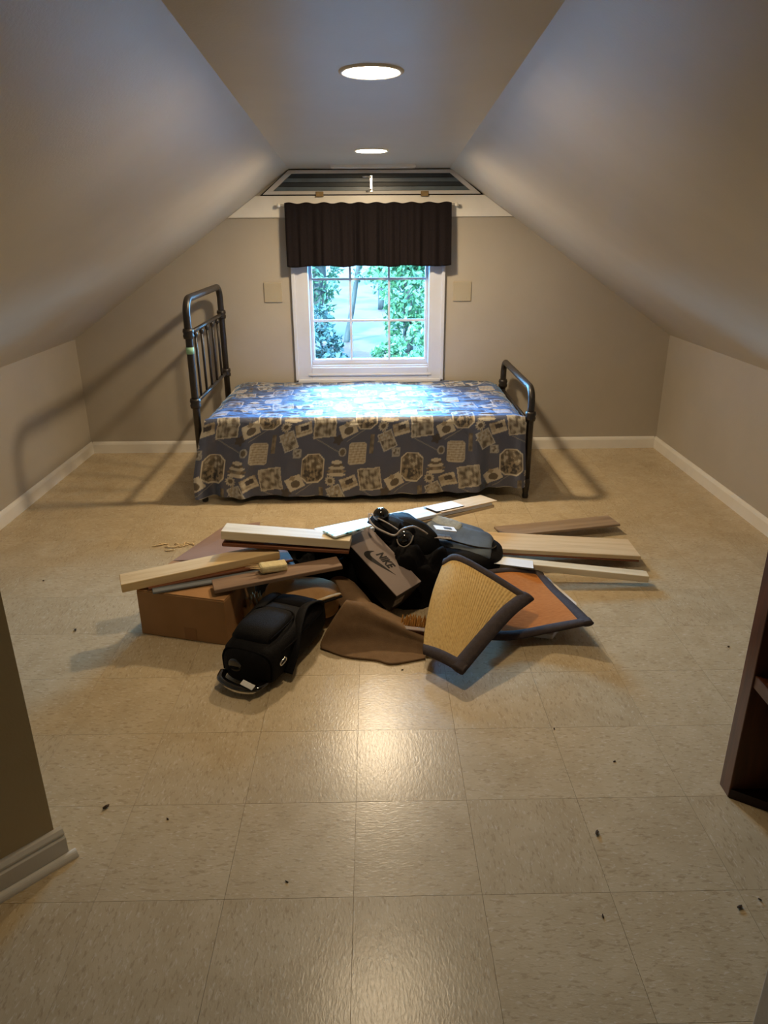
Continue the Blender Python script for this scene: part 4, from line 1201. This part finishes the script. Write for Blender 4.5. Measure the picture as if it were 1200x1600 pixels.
crumbs = [((-0.743, 1.560), 0.016, 'dark splinter on the floor near the angled wall'), ((-0.563, 1.516), 0.008, 'small dark speck right of the dark splinter by the angled wall'),
          ((0.570, 1.441), 0.015, 'larger pale and dark crumb in front of the bookcase'), ((-0.222, 1.309), 0.008, 'tiny dark crumb at the front centre of the floor'),
          ((0.836, 1.216), 0.014, 'brown chip at the lower right of the floor'), ((0.513, 1.199), 0.008, 'dark speck left of the lower right brown chip'),
          ((0.893, 1.235), 0.008, 'dark speck beside the lower right brown chip'), ((0.558, 1.865), 0.009, 'grey crumb on the floor below the woven mat'),
          ((0.700, 1.712), 0.008, 'dark speck between the heap and the bookcase'), ((-1.183, 2.509), 0.016, 'dark splinter on the floor left of the cardboard box'),
          ((-1.490, 2.945), 0.010, 'dark speck on the floor by the left edge'), ((0.094, 2.202), 0.008, 'dark speck just in front of the felt mat'),
          ((1.321, 2.324), 0.010, 'dark speck on the floor near the right knee wall')]
for k, ((x, y), r, lab) in enumerate(crumbs):
    bm = bmesh.new(); bmesh.ops.create_icosphere(bm, subdivisions=1, radius=1.0)
    rr = random.Random(k)
    for v in bm.verts:
        s = rr.uniform(0.6, 1.15)
        v.co = Vector((v.co.x * r * 0.75 * s, v.co.y * r * 0.35 * s, v.co.z * r * 0.28 * s))
    me = bpy.data.meshes.new('crumb'); bm.to_mesh(me); bm.free()
    o = link('floor_crumb', me, M['debris'])
    o.rotation_euler = (0, 0, rr.uniform(0, 3)); o.location = (x, y, -min(v.co.z for v in me.vertices))
    tag(o, lab, 'crumb', 'crumbs on the floor')

# ------------------------------------------------------------------ the garden outside
def ground():
    na, nb = 60, 60
    xs_g = np.linspace(-45, 45, na); ys_g = 6 + np.linspace(0, 1, nb) ** 1.6 * 130
    X, Y = np.meshgrid(xs_g, ys_g, indexing='ij')
    Z = -3.2 + 0.25 * wob(X, Y, 51, 3, 0.05) + np.clip(Y - 75, 0, 200) * 0.03
    t = NT('woodland_ground').set(0.9, 0.1)
    v = t.coord('Object')
    n = t.noise(v, 0.35, 5); n2 = t.noise(v, 3.0, 4)
    k = t.n('ShaderNodeMath', operation='MULTIPLY_ADD'); k.inputs[1].default_value = 0.5
    t.l(n2, k.inputs[0]); t.l(n, k.inputs[2])
    t.l(t.ramp(k.outputs[0], [(0.5, srgb(16, 18, 9)), (0.66, srgb(34, 15, 13)), (0.82, srgb(50, 27, 24)), (1.0, srgb(16, 20, 9))]), t.b.inputs['Base Color'])
    return tag(grid_surface('ground', np.stack([X, Y, Z], -1), t.m), 'woodland floor outside the window', kind='structure')
ground()
def leaves(name, blobs, n, size, mat, parent, seed):
    r = np.random.default_rng(seed)
    wts = np.array([b[3] * b[4] * b[5] for b in blobs]); wts = wts / wts.sum()
    pick = r.choice(len(blobs), n, p=wts)
    B_ = np.array(blobs)[pick]
    d = r.normal(size=(n, 3)); d /= np.linalg.norm(d, axis=1)[:, None]
    rad = r.uniform(0.35, 1.0, n) ** 0.5
    c = B_[:, :3] + d * B_[:, 3:6] * rad[:, None]
    a = r.normal(size=(n, 3)); a /= np.linalg.norm(a, axis=1)[:, None]
    b = np.cross(a, r.normal(size=(n, 3))); b /= np.linalg.norm(b, axis=1)[:, None]
    s = size * r.uniform(0.6, 1.4, n)[:, None]
    v = np.stack([c - a * s, c + b * s * 0.45, c + a * s, c - b * s * 0.45], 1).reshape(-1, 3)
    f = np.arange(4 * n).reshape(n, 4)
    me = bpy.data.meshes.new(name)
    me.from_pydata(v.tolist(), [], f.tolist()); me.update()
    o = link(name, me, mat, parent); o['kind'] = 'stuff'
    return o
def tree(label, x, y, trunk, r0, blobs, n, size, leaf, seed, name='tree'):
    zg = -3.3
    e = empty(name, (x, y, zg)); tag(e, label, 'tree')
    pts = smooth_path([(0, 0, 0)] + trunk, 5)
    k = len(pts)
    tube('trunk', pts, r0, M['bark'], e, 10, radii=[r0 * (1 - 0.6 * i / (k - 1)) for i in range(k)])
    if blobs: leaves('foliage', blobs, n, size, leaf, e, seed)
    return e
tree('thick trunked leafy tree seen at the left of the window', -2.35, 33, [(0.05, 0, 3), (0.0, 0, 7), (0.2, 0, 11)], 0.42,
     [(-0.6, 0, 4.6, 1.5, 1.2, 1.2), (0.1, 0.4, 6.6, 2.2, 1.6, 1.8), (-0.9, 0, 2.2, 1.0, 1.0, 1.4), (0.3, 0, 2.9, 0.8, 0.7, 1.3), (-0.1, 0, 1.4, 0.85, 0.7, 1.4)], 6500, 0.13, M['leaf_mid'], 71)
tree('slender leaning sapling seen at the centre of the window', -1.15, 32, [(0.35, 0, 1.8), (0.75, 0, 4.2), (1.15, 0, 7.2)], 0.14,
     [(1.1, 0, 2.9, 0.9, 0.6, 0.4), (1.5, 0, 2.3, 0.5, 0.4, 0.25), (1.0, 0, 4.6, 1.0, 0.8, 0.45), (1.3, 0, 5.6, 1.5, 1.0, 0.8), (1.0, 0, 7.0, 2.0, 1.4, 1.0)], 1800, 0.12, M['leaf_mid'], 72)
tree('bright green tree filling the right of the window', 1.45, 30, [(0.0, 0, 2.5), (0.1, 0, 5), (0.0, 0, 9)], 0.22,
     [(0.1, 0, 2.4, 1.3, 1.2, 1.3), (0.3, 0, 4.3, 1.4, 1.3, 1.2), (-0.1, 0, 6.2, 1.8, 1.5, 1.4), (0.9, -1.0, 1.0, 1.0, 0.9, 1.0), (-0.3, 0.5, 3.0, 1.4, 1.0, 0.6), (0.0, 0.3, 1.2, 1.1, 0.9, 1.1)], 5600, 0.14, M['leaf_bright'], 73)
tree('straight slim tree behind the sapling, right of the window centre', 0.55, 46, [(0.0, 0, 4), (0.05, 0, 8), (0.0, 0, 13)], 0.20,
     [(0.3, 0, 2.3, 1.3, 0.8, 0.5), (0.5, 0, 1.2, 0.6, 0.6, 0.8), (0.1, 0, 5.4, 1.1, 0.9, 0.8), (0.3, 0, 8.4, 2.6, 1.4, 1.4), (0.0, 0, 3.6, 0.7, 0.6, 0.5)], 2200, 0.14, M['leaf_bright'], 74)
tree('broad pale tree far back behind the left trunk', -5.2, 62, [(0, 0, 4), (0, 0, 9)], 0.4,
     [(0, 0, 6, 4, 3, 3.5), (3.0, 0, 8.5, 3, 2, 2)], 2400, 0.32, M['leaf_bright'], 75)
tree('broad pale tree far back at the right', 4.2, 66, [(0, 0, 4), (0, 0, 9)], 0.4,
     [(0, 0, 5, 4, 3, 3.2), (-3.0, 0, 8.0, 3, 2, 2)], 2400, 0.32, M['leaf_mid'], 76)
# evergreen shrub, lower left
ev = empty('evergreen_shrub', (-1.75, 24.5, -3.25)); tag(ev, 'blue green evergreen shrub at the lower left of the window', 'shrub')
leaves('foliage', [(0, 0, 0.5, 1.0, 0.9, 0.5), (0, 0, 1.1, 0.8, 0.7, 0.6), (0.0, 0, 1.8, 0.45, 0.4, 0.6), (-0.8, 0.3, 0.9, 0.6, 0.5, 0.8)], 2200, 0.11, M['leaf_dark'], ev, 81)
tube('stem', [(0, 0, 0), (0, 0, 2.0)], 0.06, M['bark'], ev, 8)
for k, (x, y, s) in enumerate(((0.55, 26.5, 0.8), (1.75, 24.0, 1.0))):
    sh = empty('leafy_shrub', (x, y, -3.25)); tag(sh, ('smaller' if k == 0 else 'larger') + ' bright low shrub at the lower right of the window', 'shrub', 'low bright shrubs outside')
    leaves('foliage', [(0, 0, 0.5 * s, 0.8 * s, 0.7 * s, 0.55 * s), (0.3, 0, 0.9 * s, 0.5 * s, 0.5 * s, 0.4 * s)], 900, 0.10, M['leaf_bright'], sh, 90 + k)
    tube('stem', [(0, 0, 0), (0, 0, 0.8 * s)], 0.03, M['bark'], sh, 6)
